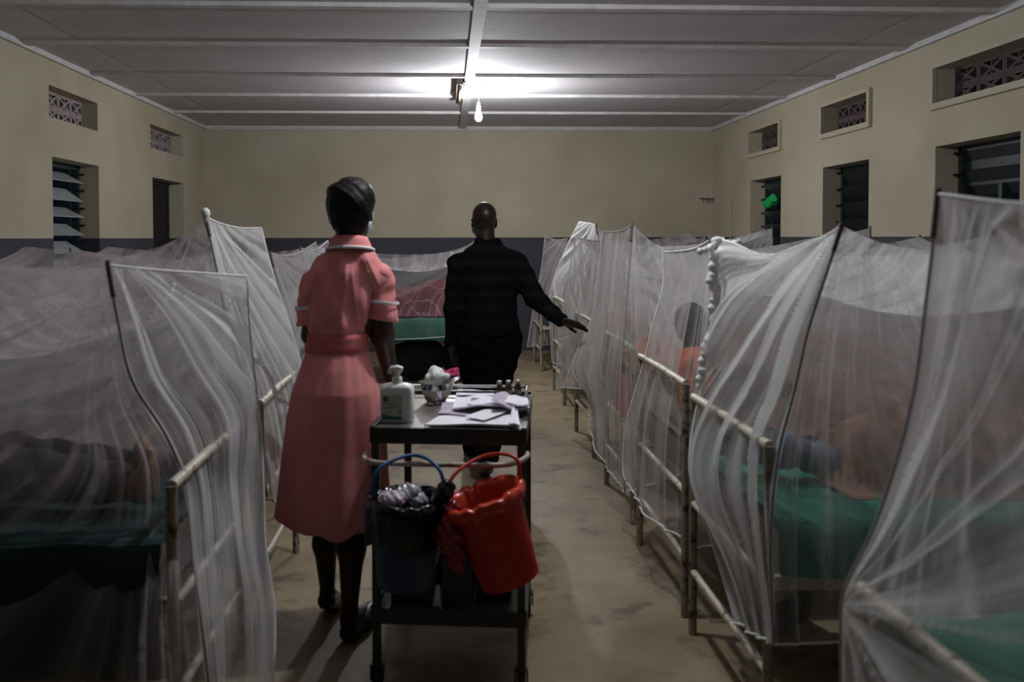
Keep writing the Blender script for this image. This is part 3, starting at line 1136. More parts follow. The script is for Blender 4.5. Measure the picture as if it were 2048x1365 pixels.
# ruffled gathers down its far edge
ruf = [(1437, 480), (1431, 520), (1424, 560), (1437, 590), (1428, 620), (1434, 650), (1420, 680), (1408, 715), (1404, 750), (1396, 785)]
rp = cr(np.array([at(x, y, 3.27) for x, y in ruf]), np.linspace(0, 1, 22))
s = SDF(rp.min(0) - .06, rp.max(0) + .06, .006)
rr = np.random.RandomState(5)
for k in range(len(rp) - 1):
    s.cone(rp[k], rp[k + 1], .007, .007, .01)
    s.ell(rp[k] + rr.uniform(-.006, .006, 3), (.018 + rr.uniform(0, .007), .018, .014 + rr.uniform(0, .006)), .008)
sdf_obj('ruffle', s, SEAMW, nR2)
for (a_, b_) in (((1437, 480), (1400, 503)), ((1437, 482), (1450, 520)), ((1440, 480), (1478, 485))):
    A, B = at(*a_, 3.28), at(*b_, 3.2)
    P = cr(np.array([A, (A + B) / 2 - [0, 0, .01], B]), np.linspace(0, 1, 10))
    obj('tie', MB().tube(P, [.011 + .004 * math.sin(k * 2.2) for k in range(10)], 8), SEAMW, nR2, smooth=True)

# R3
R3 = dict(x0=.935, x1=2.88, y0=3.47, y1=4.30)
T = [at(1420, 482, 3.5), at(1325, 505, 4.2), V3(2.88, 4.28, 1.56), V3(2.88, 3.5, 1.52)]
bed('right bed with seated patient, beside the ruffle edged net', hr=.925, paint=BEDPAINT, poles=T, **R3)
mattress('brown mattress under the seated patient in orange', m=FOAM, seed=3, **R3)
rows = pr([
    [(1421, 480, 3.5), (1390, 497, 3.7), (1355, 503, 3.95), (1325, 505, 4.2)],
    [(1427, 560, 3.48), (1395, 575, 3.7), (1360, 575, 3.95), (1326, 570, 4.2)],
    [(1418, 640, 3.48), (1385, 645, 3.7), (1345, 645, 3.95), (1308, 640, 4.2)],
    [(1406, 740, 3.46), (1370, 740, 3.7), (1325, 735, 3.95), (1284, 735, 4.22)],
    [(1396, 850, 3.45), (1355, 850, 3.66), (1305, 850, 3.92), (1252, 850, 4.25)],
    [(1390, 980, 3.43), (1350, 975, 3.62), (1300, 965, 3.88), (1246, 935, 4.25)],
    [(1388, 1098, 3.42), (1350, 1068, 3.56), (1298, 1030, 3.8), (1252, 965, 4.2)]])
net('net over the seated patient, gathered pleats reaching low into aisle', T, rows, m_front=NETS, m_side=NETS, m_roof=NET, seed=21, sag=.12, bottom=.40, amp=.022, pleat=.035,
    pins=(.5, -1.0, 20, .15, .7))

# R4
R4 = dict(x0=.97, x1=2.90, y0=4.62, y1=5.40)
T = [at(1263, 450, 4.65), at(1205, 463, 5.35), V3(2.9, 5.4, 1.5), V3(2.9, 4.6, 1.45)]
bed('right bed with pink bedding hanging over its foot', hr=.92, paint=BEDPAINT, poles=T, **R4)
mattress('pale brown mattress of the bed with pink bedding', m=FOAM, seed=4, **R4)
rows = pr([
    [(1264, 449, 4.65), (1248, 460, 4.85), (1225, 464, 5.1), (1204, 462, 5.35)],
    [(1258, 540, 4.64), (1240, 545, 4.85), (1218, 550, 5.1), (1196, 550, 5.35)],
    [(1250, 640, 4.62), (1232, 640, 4.85), (1210, 640, 5.1), (1183, 635, 5.35)],
    [(1242, 740, 4.6), (1218, 740, 4.84), (1190, 738, 5.1), (1146, 735, 5.35)],
    [(1242, 850, 4.58), (1222, 840, 4.8), (1202, 825, 5.02), (1176, 795, 5.3)],
    [(1250, 985, 4.56), (1232, 960, 4.72), (1205, 915, 4.92), (1178, 860, 5.2)]])
net('tall white net with central pole whose hem flares into aisle', T, rows, m_front=NETM, m_side=NETM, m_roof=NET, seed=31, sag=.2, bottom=.42, amp=.02, pleat=.03, res=.85,
    pins=(.6, -.8, 18, .2, .8))

# R5
R5 = dict(x0=1.0, x1=2.92, y0=6.05, y1=6.88)
T = [at(1206, 482, 6.1), at(1152, 475, 6.85), V3(2.9, 6.9, 1.5), V3(2.9, 6.05, 1.56)]
bed('right bed with level net hem and chipped front legs', hr=.92, paint=BEDPAINT, poles=T, **R5)
mattress('brown mattress under the level hemmed net', m=FOAM, seed=5, **R5)
rows = pr([
    [(1206, 482, 6.1), (1180, 480, 6.5), (1151, 475, 6.85)],
    [(1204, 560, 6.08), (1174, 560, 6.5), (1136, 560, 6.88)],
    [(1200, 640, 6.06), (1166, 645, 6.5), (1122, 650, 6.9)],
    [(1196, 700, 6.05), (1160, 705, 6.45), (1115, 710, 6.9)],
    [(1192, 776, 6.05), (1155, 778, 6.4), (1111, 774, 6.85)]])
net('white net with knotted middle and level hem, fifth bed on right', T, rows, m_front=NETM, m_side=NETM, m_roof=NET, seed=41, sag=.16, bottom=.44, amp=.02, pleat=.02, res=.8,
    pins=(.5, .56, 8, 2, 3))

# R6
R6 = dict(x0=1.05, x1=2.95, y0=7.95, y1=8.75)
T = [at(1190, 450, 8.15), at(1160, 444, 8.6), V3(2.95, 8.8, 1.5), V3(2.9, 7.9, 1.58)]
bed('sixth right bed below the net gathered to a high peak', hr=.92, paint=BEDPAINT, poles=T, **R6)
mattress('brown mattress below the high peaked far net', m=FOAM, seed=6, **R6)
rows = pr([
    [(1192, 450, 8.15), (1175, 446, 8.4), (1158, 444, 8.6)],
    [(1200, 510, 8.1), (1165, 505, 8.35), (1130, 500, 8.65)],
    [(1196, 570, 8.05), (1150, 575, 8.35), (1106, 560, 8.7)],
    [(1190, 640, 8.0), (1140, 640, 8.35), (1098, 610, 8.72)],
    [(1182, 735, 8.0), (1140, 735, 8.35), (1104, 725, 8.72)]])
net('far right net gathered to a high narrow peak, swagging left', T, rows, m_front=NET, m_side=NET, m_roof=NET, seed=51, sag=.2, bottom=.46, amp=.03, pleat=.02, res=.7)

# R7 against the back wall
R7 = dict(x0=1.05, x1=2.95, y0=9.95, y1=10.75)
T = [at(1135, 478, 9.95), at(1090, 473, 10.7), V3(2.95, 10.75, 1.55), V3(2.9, 9.95, 1.5)]
bed('last right bed in the dark by the back wall', hr=.92, paint=BEDPAINT, poles=T, **R7)
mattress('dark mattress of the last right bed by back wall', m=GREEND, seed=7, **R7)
rows = pr([
    [(1135, 478, 9.95), (1112, 480, 10.3), (1090, 473, 10.7)],
    [(1133, 540, 9.95), (1105, 545, 10.3), (1082, 540, 10.7)],
    [(1130, 610, 9.93), (1095, 615, 10.3), (1066, 620, 10.75)],
    [(1125, 685, 9.9), (1090, 690, 10.25), (1054, 695, 10.7)]])
net('dim grey net of the last right bed by back wall', T, rows, m_front=NETT, m_side=NETT, m_roof=NETT, seed=61, sag=.12, bottom=.5, amp=.02, pleat=.015, res=.6)

# --- left row ------------------------------------------------------
L1 = dict(x0=-.745, x1=-2.70, y0=2.45, y1=3.22)
T = [at(216, 530, 2.5), at(495, 553, 3.2), V3(-2.6, 3.2, 1.42), V3(-2.65, 2.48, 1.36)]
bed('nearest left bed with a cream end rail inside its net', hr=.83, paint=BEDPAINT, poles=T, **L1)
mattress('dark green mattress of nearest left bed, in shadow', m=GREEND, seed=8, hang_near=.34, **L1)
rows = pr([
    [(216, 530, 2.5), (300, 539, 2.68), (400, 546, 2.95), (495, 553, 3.2)],
    [(236, 640, 2.48), (320, 640, 2.66), (415, 640, 2.92), (498, 640, 3.2)],
    [(264, 760, 2.46), (340, 760, 2.64), (430, 760, 2.9), (510, 755, 3.2)],
    [(330, 868, 2.52), (390, 868, 2.76), (460, 865, 2.92), (522, 858, 3.2)],
    [(370, 965, 2.62), (415, 965, 2.80), (470, 965, 2.92), (527, 960, 3.12)],
    [(384, 1090, 2.50), (425, 1095, 2.62), (478, 1095, 2.75), (531, 1090, 3.02)],
    [(402, 1235, 2.34), (440, 1240, 2.48), (495, 1240, 2.65), (550, 1230, 2.9)],
    [(425, 1430, 2.3), (455, 1440, 2.42), (500, 1435, 2.56), (545, 1400, 2.72)]])
nL1 = net('large nearest left net on a thin pole, falling to floor', T, rows, m_front=NET, m_side=NETT, m_roof=NETT, seed=71, sag=.14, bottom=.30, res=1.2, amp=.05, pleat=.03,
          pins=(0, -.10, 8, .25, .6), side_pins=(0, -.03, 11, 2, 3), near_amp=.05)
P = cr(np.array([at(362, 566, 2.84), at(350, 590, 2.8), at(330, 610, 2.74), at(312, 634, 2.68)]), np.linspace(0, 1, 24)) - [0, .07, 0]
obj('tie', MB().tube(P, [.006 + .003 * math.sin(k * 1.7) for k in range(24)], 8), CORD, nL1, smooth=True)

L2 = dict(x0=-.72, x1=-2.70, y0=3.48, y1=4.28)
T = [at(411, 434, 3.5), at(523, 456, 4.25), V3(-2.7, 4.3, 1.45), V3(-2.7, 3.5, 1.40)]
bed('second left bed with rusty foot leg behind the nurse', hr=.86, paint=BEDPAINT, poles=T, **L2)
mattress('brown mattress of the second left bed', m=FOAM, seed=9, **L2)
rows = pr([
    [(411, 434, 3.5), (440, 447, 3.75), (480, 456, 4.0), (523, 456, 4.25)],
    [(432, 530, 3.5), (465, 540, 3.75), (505, 545, 4.0), (545, 545, 4.25)],
    [(455, 640, 3.48), (492, 645, 3.75), (535, 645, 4.0), (578, 645, 4.27)],
    [(488, 760, 3.46), (525, 760, 3.7), (565, 755, 4.0), (606, 750, 4.3)],
    [(515, 880, 3.44), (545, 880, 3.66), (575, 875, 3.95), (604, 860, 4.3)],
    [(535, 1000, 3.42), (552, 1003, 3.6), (572, 990, 3.85), (592, 975, 4.15)]])
nL2 = net('white net rising to a knobbed pole, second on the left', T, rows, m_front=NETD, m_side=NET, m_roof=NETT, seed=81, sag=.16, bottom=.36, amp=.03, pleat=.02,
          pins=(.1, -.10, 9, .6, 1.0), side_pins=(0, -.05, 10, 2, 3))
s = SDF(T[0] - .05, T[0] + .07, .005)
s.ell(T[0] + [0, 0, .018], (.016, .016, .018)).cone(T[0] + [.002, 0, .005], T[0] - [0, 0, .03], .010, .007)
sdf_obj('knot', s, SEAMW, nL2)
P = cr(np.array([at(508, 715, 3.45), at(535, 740, 3.45), at(548, 765, 3.45), at(556, 795, 3.45), at(580, 806, 3.5)]), np.linspace(0, 1, 26)) - [0, .02, 0]
obj('tie', MB().tube(P, [.007 + .003 * math.sin(k * 1.3) for k in range(26)], 8), CORD, nL2, smooth=True)

L3 = dict(x0=-.80, x1=-2.75, y0=5.2, y1=6.0)
T = [at(540, 507, 5.2), at(632, 484, 6.0), V3(-2.75, 6.0, 1.45), V3(-2.75, 5.2, 1.38)]
bed('third left bed mostly hidden behind the nurse', hr=.9, paint=BEDPAINT, poles=T, **L3)
mattress('brown mattress of the third left bed', m=FOAM, seed=10, **L3)
net('pale net tied at a pole just behind nurse, third on left', T, simple_front(T[0], T[1], -.80, 5.2, 6.0, .45, side=-1, seed=4), m_front=NET, m_side=NET, m_roof=NETT, seed=91, sag=.12, bottom=.42, amp=.02, pleat=.02, res=.7)
L5 = dict(x0=-.85, x1=-2.75, y0=6.95, y1=7.7)
T = [at(600, 496, 6.95), at(656, 481, 7.7), V3(-2.85, 7.7, 1.43), at(140, 499, 7.0)]
bed('fourth left bed below the louvred window', hr=.9, paint=BEDPAINT, poles=T, **L5)
mattress('brown mattress of the fourth left bed', m=FOAM, seed=12, **L5)
net('dim net peaking low in front of the left louvred window', T, simple_front(T[0], T[1], -.85, 6.95, 7.7, .45, side=-1, seed=5), m_front=NETT, m_side=NETT, m_roof=NETT, seed=95, sag=.10, bottom=.42, amp=.02, pleat=.02, res=.6)

# bed across the end of the aisle, seen from its long side
B8 = dict(x0=.42, x1=-1.5, y0=9.15, y1=9.95)
T = [at(958, 474, 9.2), at(975, 478, 9.95), V3(-1.5, 9.95, 1.42), V3(-1.5, 9.15, 1.35)]
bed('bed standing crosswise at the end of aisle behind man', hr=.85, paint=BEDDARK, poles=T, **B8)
mattress('green sheeted mattress of the bed across the aisle end', m=mat('dimmed_green_sheet', (.012, .12, .085), rough=.85, noise=.25, nscale=5), seed=14, hang_near=.2, **B8)  # sheet green darkened in its colour to mimic weaker light on this bed
net('dim sagging net over the plaid covered bed at aisle end', T, simple_front(T[0], T[1], .45, 9.15, 9.95, .5, side=1, seed=6), m_front=NETF, m_side=NETF, m_roof=NETF, seed=99, sag=.16, bottom=.47, amp=.02, pleat=.01, res=.6)


# ================================================================== BEDDING ON THE BEDS
def blanket(name, label, cat, cx, cy, lx, ly, zt, prof, m, seed=0, group=None, fold=.015, n=(70, 46), scale=1.0):
    """soft cover over a lying shape: prof(u,v) height above the mattress"""
    u = np.linspace(0, 1, n[0])[None, :]; v = np.linspace(0, 1, n[1])[:, None]
    X = cx + (u - .5) * lx + 0 * v; Y = cy + (v - .5) * ly + 0 * u
    Z = zt + prof(u + 0 * v, v + 0 * u)
    e = np.minimum(np.minimum(u, 1 - u) / .06, np.minimum(v, 1 - v) / .08).clip(0, 1) + 0 * X
    Z = Z + fold * (np.abs(n2(X, Y, seed, 12, 24)) + .6 * n2(X, Y, seed + 1, 12, 45)) * e
    Z = np.maximum(Z, zt + .006)
    X = X + .02 * n2(v * 6, u * 3, seed + 4, 6, 2) * 1; Y = Y + .015 * n2(u * 6, v * 3, seed + 5, 6, 2)
    P = np.stack([X, Y, Z], 2)
    nv, nu = P.shape[:2]
    B = P.copy(); B[..., 2] -= .014
    mb = MB().grid(P)
    mb.grid(B)
    k = nv * nu
    rim = [(0, i) for i in range(nu)] + [(j, nu - 1) for j in range(1, nv)] + [(nv - 1, i) for i in range(nu - 2, -1, -1)] + [(j, 0) for j in range(nv - 2, 0, -1)]
    ids = [j * nu + i for j, i in rim]
    for q in range(len(ids)):
        a_, b_ = ids[q], ids[(q + 1) % len(ids)]
        mb.f.append((a_, b_, b_ + k, a_ + k))
    uv = np.concatenate([np.stack([u + 0 * v, v + 0 * u], 2).reshape(-1, 2)] * 2)
    return tag(link(name, mb.v, mb.f, m, None, (cx, cy, zt), smooth=True, uv=uv), label, cat, group)


def lump(*bl):
    def f(u, v):
        h = np.zeros_like(u)
        for (a, b, ra, rb, hh) in bl:
            q = 1 - ((u - a) / ra) ** 2 - ((v - b) / rb) ** 2
            h = np.maximum(h, hh * np.sqrt(np.clip(q, 0, 1)) ** .8)
        return h
    return f


blanket('blanket', 'dark red plaid blanket heaped on bed at the aisle end', 'blanket', -.45, 9.55, 1.5, .74, .69,
        lump((.75, .5, .3, .5, .34), (.45, .5, .35, .48, .26), (.2, .5, .25, .45, .2)), check_mat('red_plaid', (.09, .014, .022), (.28, .18, .19), 6.0, .07), 2, fold=.02)
blanket('blanket', 'orange brown patterned blanket behind the ruffle edged net', 'blanket', 2.0, 3.0, 1.5, .66, .69,
        lump((.5, .5, .5, .5, .22), (.25, .5, .25, .45, .20), (.8, .5, .22, .4, .22)), mat('orange_brown_print', (.24, .135, .085), rough=.9, col2=(.15, .09, .075), nscale=9, thresh=(.42, .58)), 5)
blanket('blanket', 'pale pink cover on the bed with tall white net', 'blanket', 2.0, 5.0, 1.5, .66, .69,
        lump((.5, .5, .5, .5, .25), (.2, .45, .2, .4, .3)), mat('dusty_pink_cloth', (.42, .24, .22), rough=.9, noise=.3, nscale=6), 6)
blanket('blanket', 'orange cover folded at the foot under the tall net', 'blanket', 1.16, 4.98, .34, .6, .69,
        lump((.5, .5, .6, .6, .22)), mat('orange_cloth', (.46, .19, .11), rough=.9, noise=.25, nscale=8), 7)
blanket('blanket', 'orange red cover seen through the level hemmed net', 'blanket', 1.25, 6.45, .44, .6, .69,
        lump((.5, .5, .55, .6, .26)), mat('orange_red_cloth', (.44, .13, .08), rough=.9, noise=.3, nscale=8), 8)
blanket('blanket', 'black blanket over the patient in the nearest left bed', 'blanket', -1.95, 2.86, 1.3, .66, .69,
        lump((.5, .5, .5, .45, .2), (.2, .5, .2, .4, .25), (.9, .35, .3, .25, .12)), mat('black_wool', (.012, .013, .014), rough=.95, noise=.3, nscale=12), 9)
blanket('blanket', 'brown cover on the bed of the seated patient', 'blanket', 2.05, 3.9, 1.4, .7, .69,
        lump((.5, .5, .5, .5, .2)), mat('rose_brown_cloth', (.28, .15, .13), rough=.9, noise=.3, nscale=7), 10)

# pink cloth hanging over the foot of R4
top = [at(1226, 735, 4.72), at(1252, 735, 4.66)]
u = np.linspace(0, 1, 24)[None, :]; v = np.linspace(0, 1, 30)[:, None]
A = at(1232, 738, 4.98); Bq = at(1262, 742, 4.68)
P = np.zeros((30, 24, 3))
P[:] = A[None, None] * (1 - u[..., None]) + Bq[None, None] * u[..., None]
P[..., 0] = .955 + .012 * np.sin(u * 14) * (.4 + v) - .012 * v
P[..., 2] = A[2] - v * (.20 + .035 * u) + .006 * np.sin(u * 9)
P[..., 0] -= 0
mb = MB().grid(P)
Q = P.copy(); Q[..., 0] += .006
mb.grid(Q)
tag(link('cloth', mb.v, mb.f, mat('salmon_cloth', (.62, .17, .15), rough=.9, noise=.2, nscale=10), None, P[0].mean(0), smooth=True),
    'salmon pink cloth hanging over a foot rail behind tall net', 'cloth')

# rolled grey-blue blanket on R2
a = at(1468, 910, 3.02); b = at(1560, 920, 2.98); c = at(1672, 943, 2.92)
s = SDF(np.minimum(a, c) - .14, np.maximum(a, c) + .14, .008)
s.chain([a, b, c], [.055, .058, .048], .02)
s.field(lambda x, y, z: .005 * np.sin(70 * x + 30 * z) + .004 * np.sin(120 * x - 60 * y))
v, f = s.mesh()
v[:, 2] += .70 - v[:, 2].min()
tag(link('rolled_blanket', v, f, mat('grey_blue_cloth', (.17, .19, .25), rough=.9, noise=.25, nscale=14), None, (b[0], b[1], .70), smooth=True),
    'rolled grey blue blanket lying on the bright green sheet', 'blanket')


# ================================================================== PEOPLE
def hand(s, w, d, n, thumb, L=.17, curl=.35, k=.006):
    """palm and five bent fingers. w wrist, d along the fingers, n palm normal (fingers bend this way), thumb side vector"""
    d = d / np.linalg.norm(d); n = n - d * (n @ d); n /= np.linalg.norm(n)
    t = np.cross(d, n)
    if t @ thumb < 0: t = -t
    pl = L * .5
    R = np.stack([d, t, n], 1)
    s.ell(w + d * pl * .55, (pl * .62, .04 * L / .18, .016), .012, R)
    for off, ln, rr in ((.031, .42, .0085), (.011, .47, .009), (-.010, .44, .0085), (-.029, .34, .0075)):
        p = w + d * pl * .85 + t * off * L / .18
        pts = [p]
        a = curl * .4
        dd = d + t * off * 1.5
        for seg in (.45, .32, .23):
            pts.append(pts[-1] + (dd * math.cos(a) + n * math.sin(a)) * L * ln * seg * 1.15)
            a += curl
        s.chain(pts, [rr, rr * .95, rr * .88, rr * .75], k)
    p = w + d * pl * .25 + t * .028 * L / .18
    q = p + (d * .7 + t * .65 + n * .25) * L * .2
    s.chain([p, q, q + (d * .92 + t * .25 + n * .3) * L * .18], [.013, .0105, .0085], k)


def head(s, c, f, sc_=1.0):
    """skull, jaw, nose, lips, brow, ears. c centre of the head, f facing direction (horizontal)"""
    f = f / np.linalg.norm(f)
    r = np.array([f[1], -f[0], 0])
    up = np.array([0, 0, 1.0])
    R = np.stack([r, f, up], 1)
    P = lambda x, y, z: c + (r * x + f * y + up * z) * sc_
    s.ell(P(0, -.012, .03), np.array([.076, .095, .088]) * sc_, .02, R)
    s.ell(P(0, .03, -.045), np.array([.058, .062, .075]) * sc_, .03, R)
    s.ell(P(0, .075, -.09), np.array([.03, .022, .022]) * sc_, .02, R)
    s.cone(P(0, .088, .015), P(0, .108, -.025), .009 * sc_, .014 * sc_, .012)
    s.cone(P(-.016, .098, -.03), P(.016, .098, -.03), .009 * sc_, .009 * sc_, .01)
    s.cone(P(-.022, .088, -.058), P(.022, .088, -.058), .008 * sc_, .008 * sc_, .006)
    s.cone(P(-.02, .086, -.07), P(.02, .086, -.07), .008 * sc_, .008 * sc_, .006)
    s.cone(P(-.05, .07, .028), P(.05, .07, .028), .012 * sc_, .012 * sc_, .02)
    for e in (-1, 1):
        s.ell(P(e * .032, .083, .004), np.array([.013, .008, .008]) * sc_, .004, R)
        s.ell(P(e * .077, -.005, -.015), np.array([.011, .018, .031]) * sc_, .006, R)
    return P


# ---------------- nurse
NY = 3.36
NP = lambda px, py, dy=0.0: at(px, py, NY + dy)
lo, hi = V3(-.75, NY - .3, -.01), V3(.02, NY + .42, 1.74)
s = SDF(lo, hi, .006)
hc = NP(702, 420, .01)
fn = V3(.18, 1, 0)
hp = head(s, hc, fn, .98)
nk = NP(700, 500)
s.cone(hc + [0, -.005, -.06], nk + [0, -.01, -.02], .055, .06, .03)
sh_r, el_r, wr_r = NP(757, 560), NP(765, 672, .0), NP(780, 752, .12)
sh_l, el_l, wr_l = NP(632, 570), NP(626, 670, -.01), NP(640, 705, .22)
s.cone(NP(652, 560), NP(740, 556), .045, .045, .03, sy=.9)
s.chain([NP(697, 550), NP(695, 640), NP(680, 690), NP(675, 790)], [.10, .085, .075, .10], .03, sy=.75)
s.chain([sh_r, el_r, wr_r], [.044, .042, .030], .02)
s.chain([sh_l, el_l, wr_l], [.044, .040, .030], .02)
hand(s, wr_r, V3(.12, .5, -.85), V3(-1, .2, -.2), V3(0, 1, .3), curl=.4)
hand(s, wr_l, V3(.5, .8, -.1), V3(.3, -.2, -1), V3(1, .3, .5), curl=.4)
# legs
hl, kl, al = NP(650, 810), NP(650, 1030, .08), at(655, 1188, 3.50)
hr_, kr, ar = NP(710, 815), NP(706, 1040, .0), at(699, 1225, 3.34)
s.chain([hl, kl, kl + (al - kl) * .35 + [0, -.012, 0], al], [.08, .046, .046, .027], .025)
s.chain([hr_, kr, kr + (ar - kr) * .3 + [0, -.014, 0], ar], [.085, .052, .050, .029], .025)
s.cone(al, al + V3(.01, .16, -.075), .028, .022, .02)
s.cone(ar + [0, -.01, -.02], V3(ar[0] + .05, ar[1] + .17, .035), .032, .026, .02)
s.cone(ar, V3(ar[0], ar[1] - .02, .045), .029, .03, .02)
nurse = tag(empty('person', (hc[0], NY, 0)), 'person in pink belted uniform dress walking away beside the trolley', 'person', None)
sdf_obj('body', s, SKIN, nurse)

# hair: short, smooth, full at the back of the head
s = SDF(hc - .17, hc + .17, .005)
s.ell(hc + [-.002, -.022, .022], (.088, .100, .094), .01).ell(hc + [.0, -.042, -.035], (.066, .056, .074), .03).ell(hc + [.022, -.01, .058], (.058, .07, .058), .03)
fd = fn / np.linalg.norm(fn)
s.cut(lambda x, y, z: ((x - hc[0]) * fd[0] + (y - hc[1]) * fd[1]) - .052 - .25 * np.maximum(z - hc[2], -.2))
s.ell(hc + [-.045, -.02, .062], (.04, .06, .035), .02)
s.field(lambda x, y, z: .0028 * np.sin(62 * x + 30 * z + 1) * np.sin(55 * z + 25 * y) + .0016 * np.sin(150 * x + 40 * z) * np.sin(120 * y + 90 * z) + .0007 * np.sin(420 * x) * np.sin(390 * z + 200 * y))
sdf_obj('hair', s, HAIR, nurse)

# face mask with ear loop
s = SDF(hc - .2, hc + .2, .005)
s.ell(hp(0, .072, -.055), (.062, .045, .052), .01)
s.cut(lambda x, y, z: -(((x - hc[0]) * fd[0] + (y - hc[1]) * fd[1]) - .035))
mk = sdf_obj('face_mask', s, MASK, nurse)
for e in (-1, 1):
    obj('ear_loop', MB().tube([hp(e * .058, .05, -.03), hp(e * .082, .012, -.012), hp(e * .088, -.012, -.01), hp(e * .084, 0, -.05), hp(e * .058, .05, -.075)], .0025, 6), WHITE, mk, smooth=True)

# dress: bodice with short sleeves, belted waist, flared skirt
s = SDF(V3(-.80, NY - .34, .35), V3(.06, NY + .36, 1.56), .006)
g = lambda px, py: NP(px, py)
lv = [  # y px, left px, right px, depth radius, centre dy
    (1050, 552, 782, .20, .02), (980, 562, 778, .195, .02), (900, 570, 774, .185, .02), (830, 578, 768, .175, .01), (780, 588, 758, .165, .0),
    (735, 603, 745, .14, .0), (698, 615, 735, .112, .0), (675, 617, 734, .108, .0), (640, 612, 738, .115, .0), (590, 608, 752, .12, .005), (545, 618, 760, .115, .005),
    (520, 638, 754, .10, .005), (503, 656, 740, .085, .0), (492, 668, 732, .07, -.005)]
zs, cx, cy, rx, ry = [], [], [], [], []
for (py, a_, b_, d_, dy) in lv:
    A, B = g(a_, py), g(b_, py)
    zs.append(A[2]); cx.append((A[0] + B[0]) / 2); cy.append(NY + dy); rx.append((B[0] - A[0]) / 2); ry.append(d_)
s.stack(np.array(zs), cx, cy, rx, ry, .02, 2.2)
s.cone(NP(655, 535), sh_l, .050, .054, .03)
s.cone(NP(735, 530), sh_r, .050, .054, .03)
# sleeve openings
el = NP(624, 662, -.005); er = NP(760, 655)


def folds(x, y, z):
    dx = x - hc[0]
    up_ = np.clip((z - 1.13) / .05, 0, 1)
    dn = 1 - np.clip((z - 1.07) / .05, 0, 1)
    ang = np.arctan2(x - (hc[0] - .02), y - NY)
    f = up_ * (.0045 * np.sin(48 * dx + 34 * (1.5 - z)) + .004 * np.sin(-60 * dx + 26 * (1.5 - z) + 1) + .003 * np.sin(70 * dx))
    f = f * np.clip((1.5 - z) / .08, .2, 1)
    phi = np.arctan2(dx - .01, 1.56 - z)
    f = f - up_ * (y < NY) * np.clip((1.47 - z) / .06, 0, 1) * (.007 * (1 - np.abs(np.sin(6.5 * phi + .6))) ** 4 + .005 * (1 - np.abs(np.sin(11 * phi - 2.2 * (1.5 - z)))) ** 5)
    h = np.clip((1.12 - z) / .5, 0, 1)
    f = f + dn * h * (.008 * np.sin(5 * ang + 1.2) + .005 * np.sin(9 * ang + 2 * z))
    f = f + dn * .0015 * np.sin(18 * ang) * (1 - h)
    return f


s.field(folds)
zl, zr = NP(555, 1030)[2], NP(735, 1066)[2]
xa, xb = NP(555, 1030)[0], NP(735, 1066)[0]
hem = lambda x, y, z: (zl + (zr - zl) * (x - xa) / (xb - xa)) - z
s.cut(hem)
# hollow under the hem
inn = SDF(V3(-.80, NY - .34, .35), V3(.06, NY + .36, 1.56), .006)
inn.stack(np.array(zs), cx, cy, [max(.02, r - .018) for r in rx], [max(.02, r - .018) for r in ry], .02, 2.2)
inn.field(folds)
zz = inn.ax[2][None, None, :]
s.d = np.maximum(s.d, -np.maximum(inn.d, (zz - .62).astype(np.float32)))
dress = sdf_obj('dress', s, PINK, nurse)

# short sleeves, cut square at the hem and open below
for shc, end, zc, tl in ((sh_l, NP(624, 668, -.005), NP(620, 648)[2], .12), (sh_r, NP(764, 660, 0), NP(762, 638)[2], -.18)):
    q = SDF(shc - [.12, .12, .26], shc + [.12, .12, .10], .005)
    q.cone(shc + [0, 0, .004], end, .057, .064, .02)
    q.field(lambda x, y, z: .003 * np.sin(60 * x + 45 * z) + .002 * np.sin(110 * z - 50 * y))
    q.cut(lambda x, y, z: zc + tl * (x - shc[0]) - z)
    w_ = SDF(shc - [.12, .12, .26], shc + [.12, .12, .10], .005)
    w_.cone(shc + [0, 0, -.08], end + [0, 0, -.02], .040, .058, .01)
    q.d = np.maximum(q.d, -w_.d)
    sdf_obj('sleeve', q, PINK, nurse)

# belt, collar piping, sleeve piping
zs = np.array(zs)
o = np.argsort(zs)


def ring(py, grow, dyy=0):
    z = NP(680, py)[2]
    return [(np.interp(z, zs[o], np.array(cx)[o]) + (np.interp(z, zs[o], np.array(rx)[o]) + grow) * math.copysign(abs(math.cos(t)) ** .9, math.cos(t)),
             NY + (np.interp(z, zs[o], np.array(ry)[o]) + grow) * math.copysign(abs(math.sin(t)) ** .9, math.sin(t)), z) for t in np.linspace(0, 2 * math.pi, 48, endpoint=False)]


vs = []
for py, gr in ((700, .002), (700, .006), (690, .007), (676, .007), (665, .006), (665, .002)):
    vs += ring(py, gr)
fs = [(j * 48 + i, j * 48 + (i + 1) % 48, (j + 1) * 48 + (i + 1) % 48, (j + 1) * 48 + i) for j in range(5) for i in range(48)]
tag(link('belt', vs, fs, mat('rose_belt', (.56, .14, .14), rough=.85), nurse, smooth=True), 'darker rose fabric belt')
# stand collar with white edge
cc = NP(700, 488, -.01)
t = np.linspace(0, 2 * math.pi, 40, endpoint=False)
ringp = lambda r1, r2, z, tilt: np.stack([cc[0] + r1 * np.cos(t), cc[1] + r2 * np.sin(t), z + tilt * np.sin(t)], 1)
vs = np.concatenate([ringp(.085, .085, cc[2] - .022, -.01), ringp(.074, .074, cc[2] + .004, -.012), ringp(.066, .066, cc[2] + .022, -.012), ringp(.060, .060, cc[2] + .016, -.012), ringp(.062, .062, cc[2] - .02, -.012)])
fs = [(j * 40 + i, j * 40 + (i + 1) % 40, (j + 1) * 40 + (i + 1) % 40, (j + 1) * 40 + i) for j in range(4) for i in range(40)]
col = link('collar', vs, fs, PINK, nurse, smooth=True)
obj('piping', MB().tube(ringp(.087, .087, cc[2] - .022, -.012), .0055, 8, closed=True), WHITE, col, smooth=True)


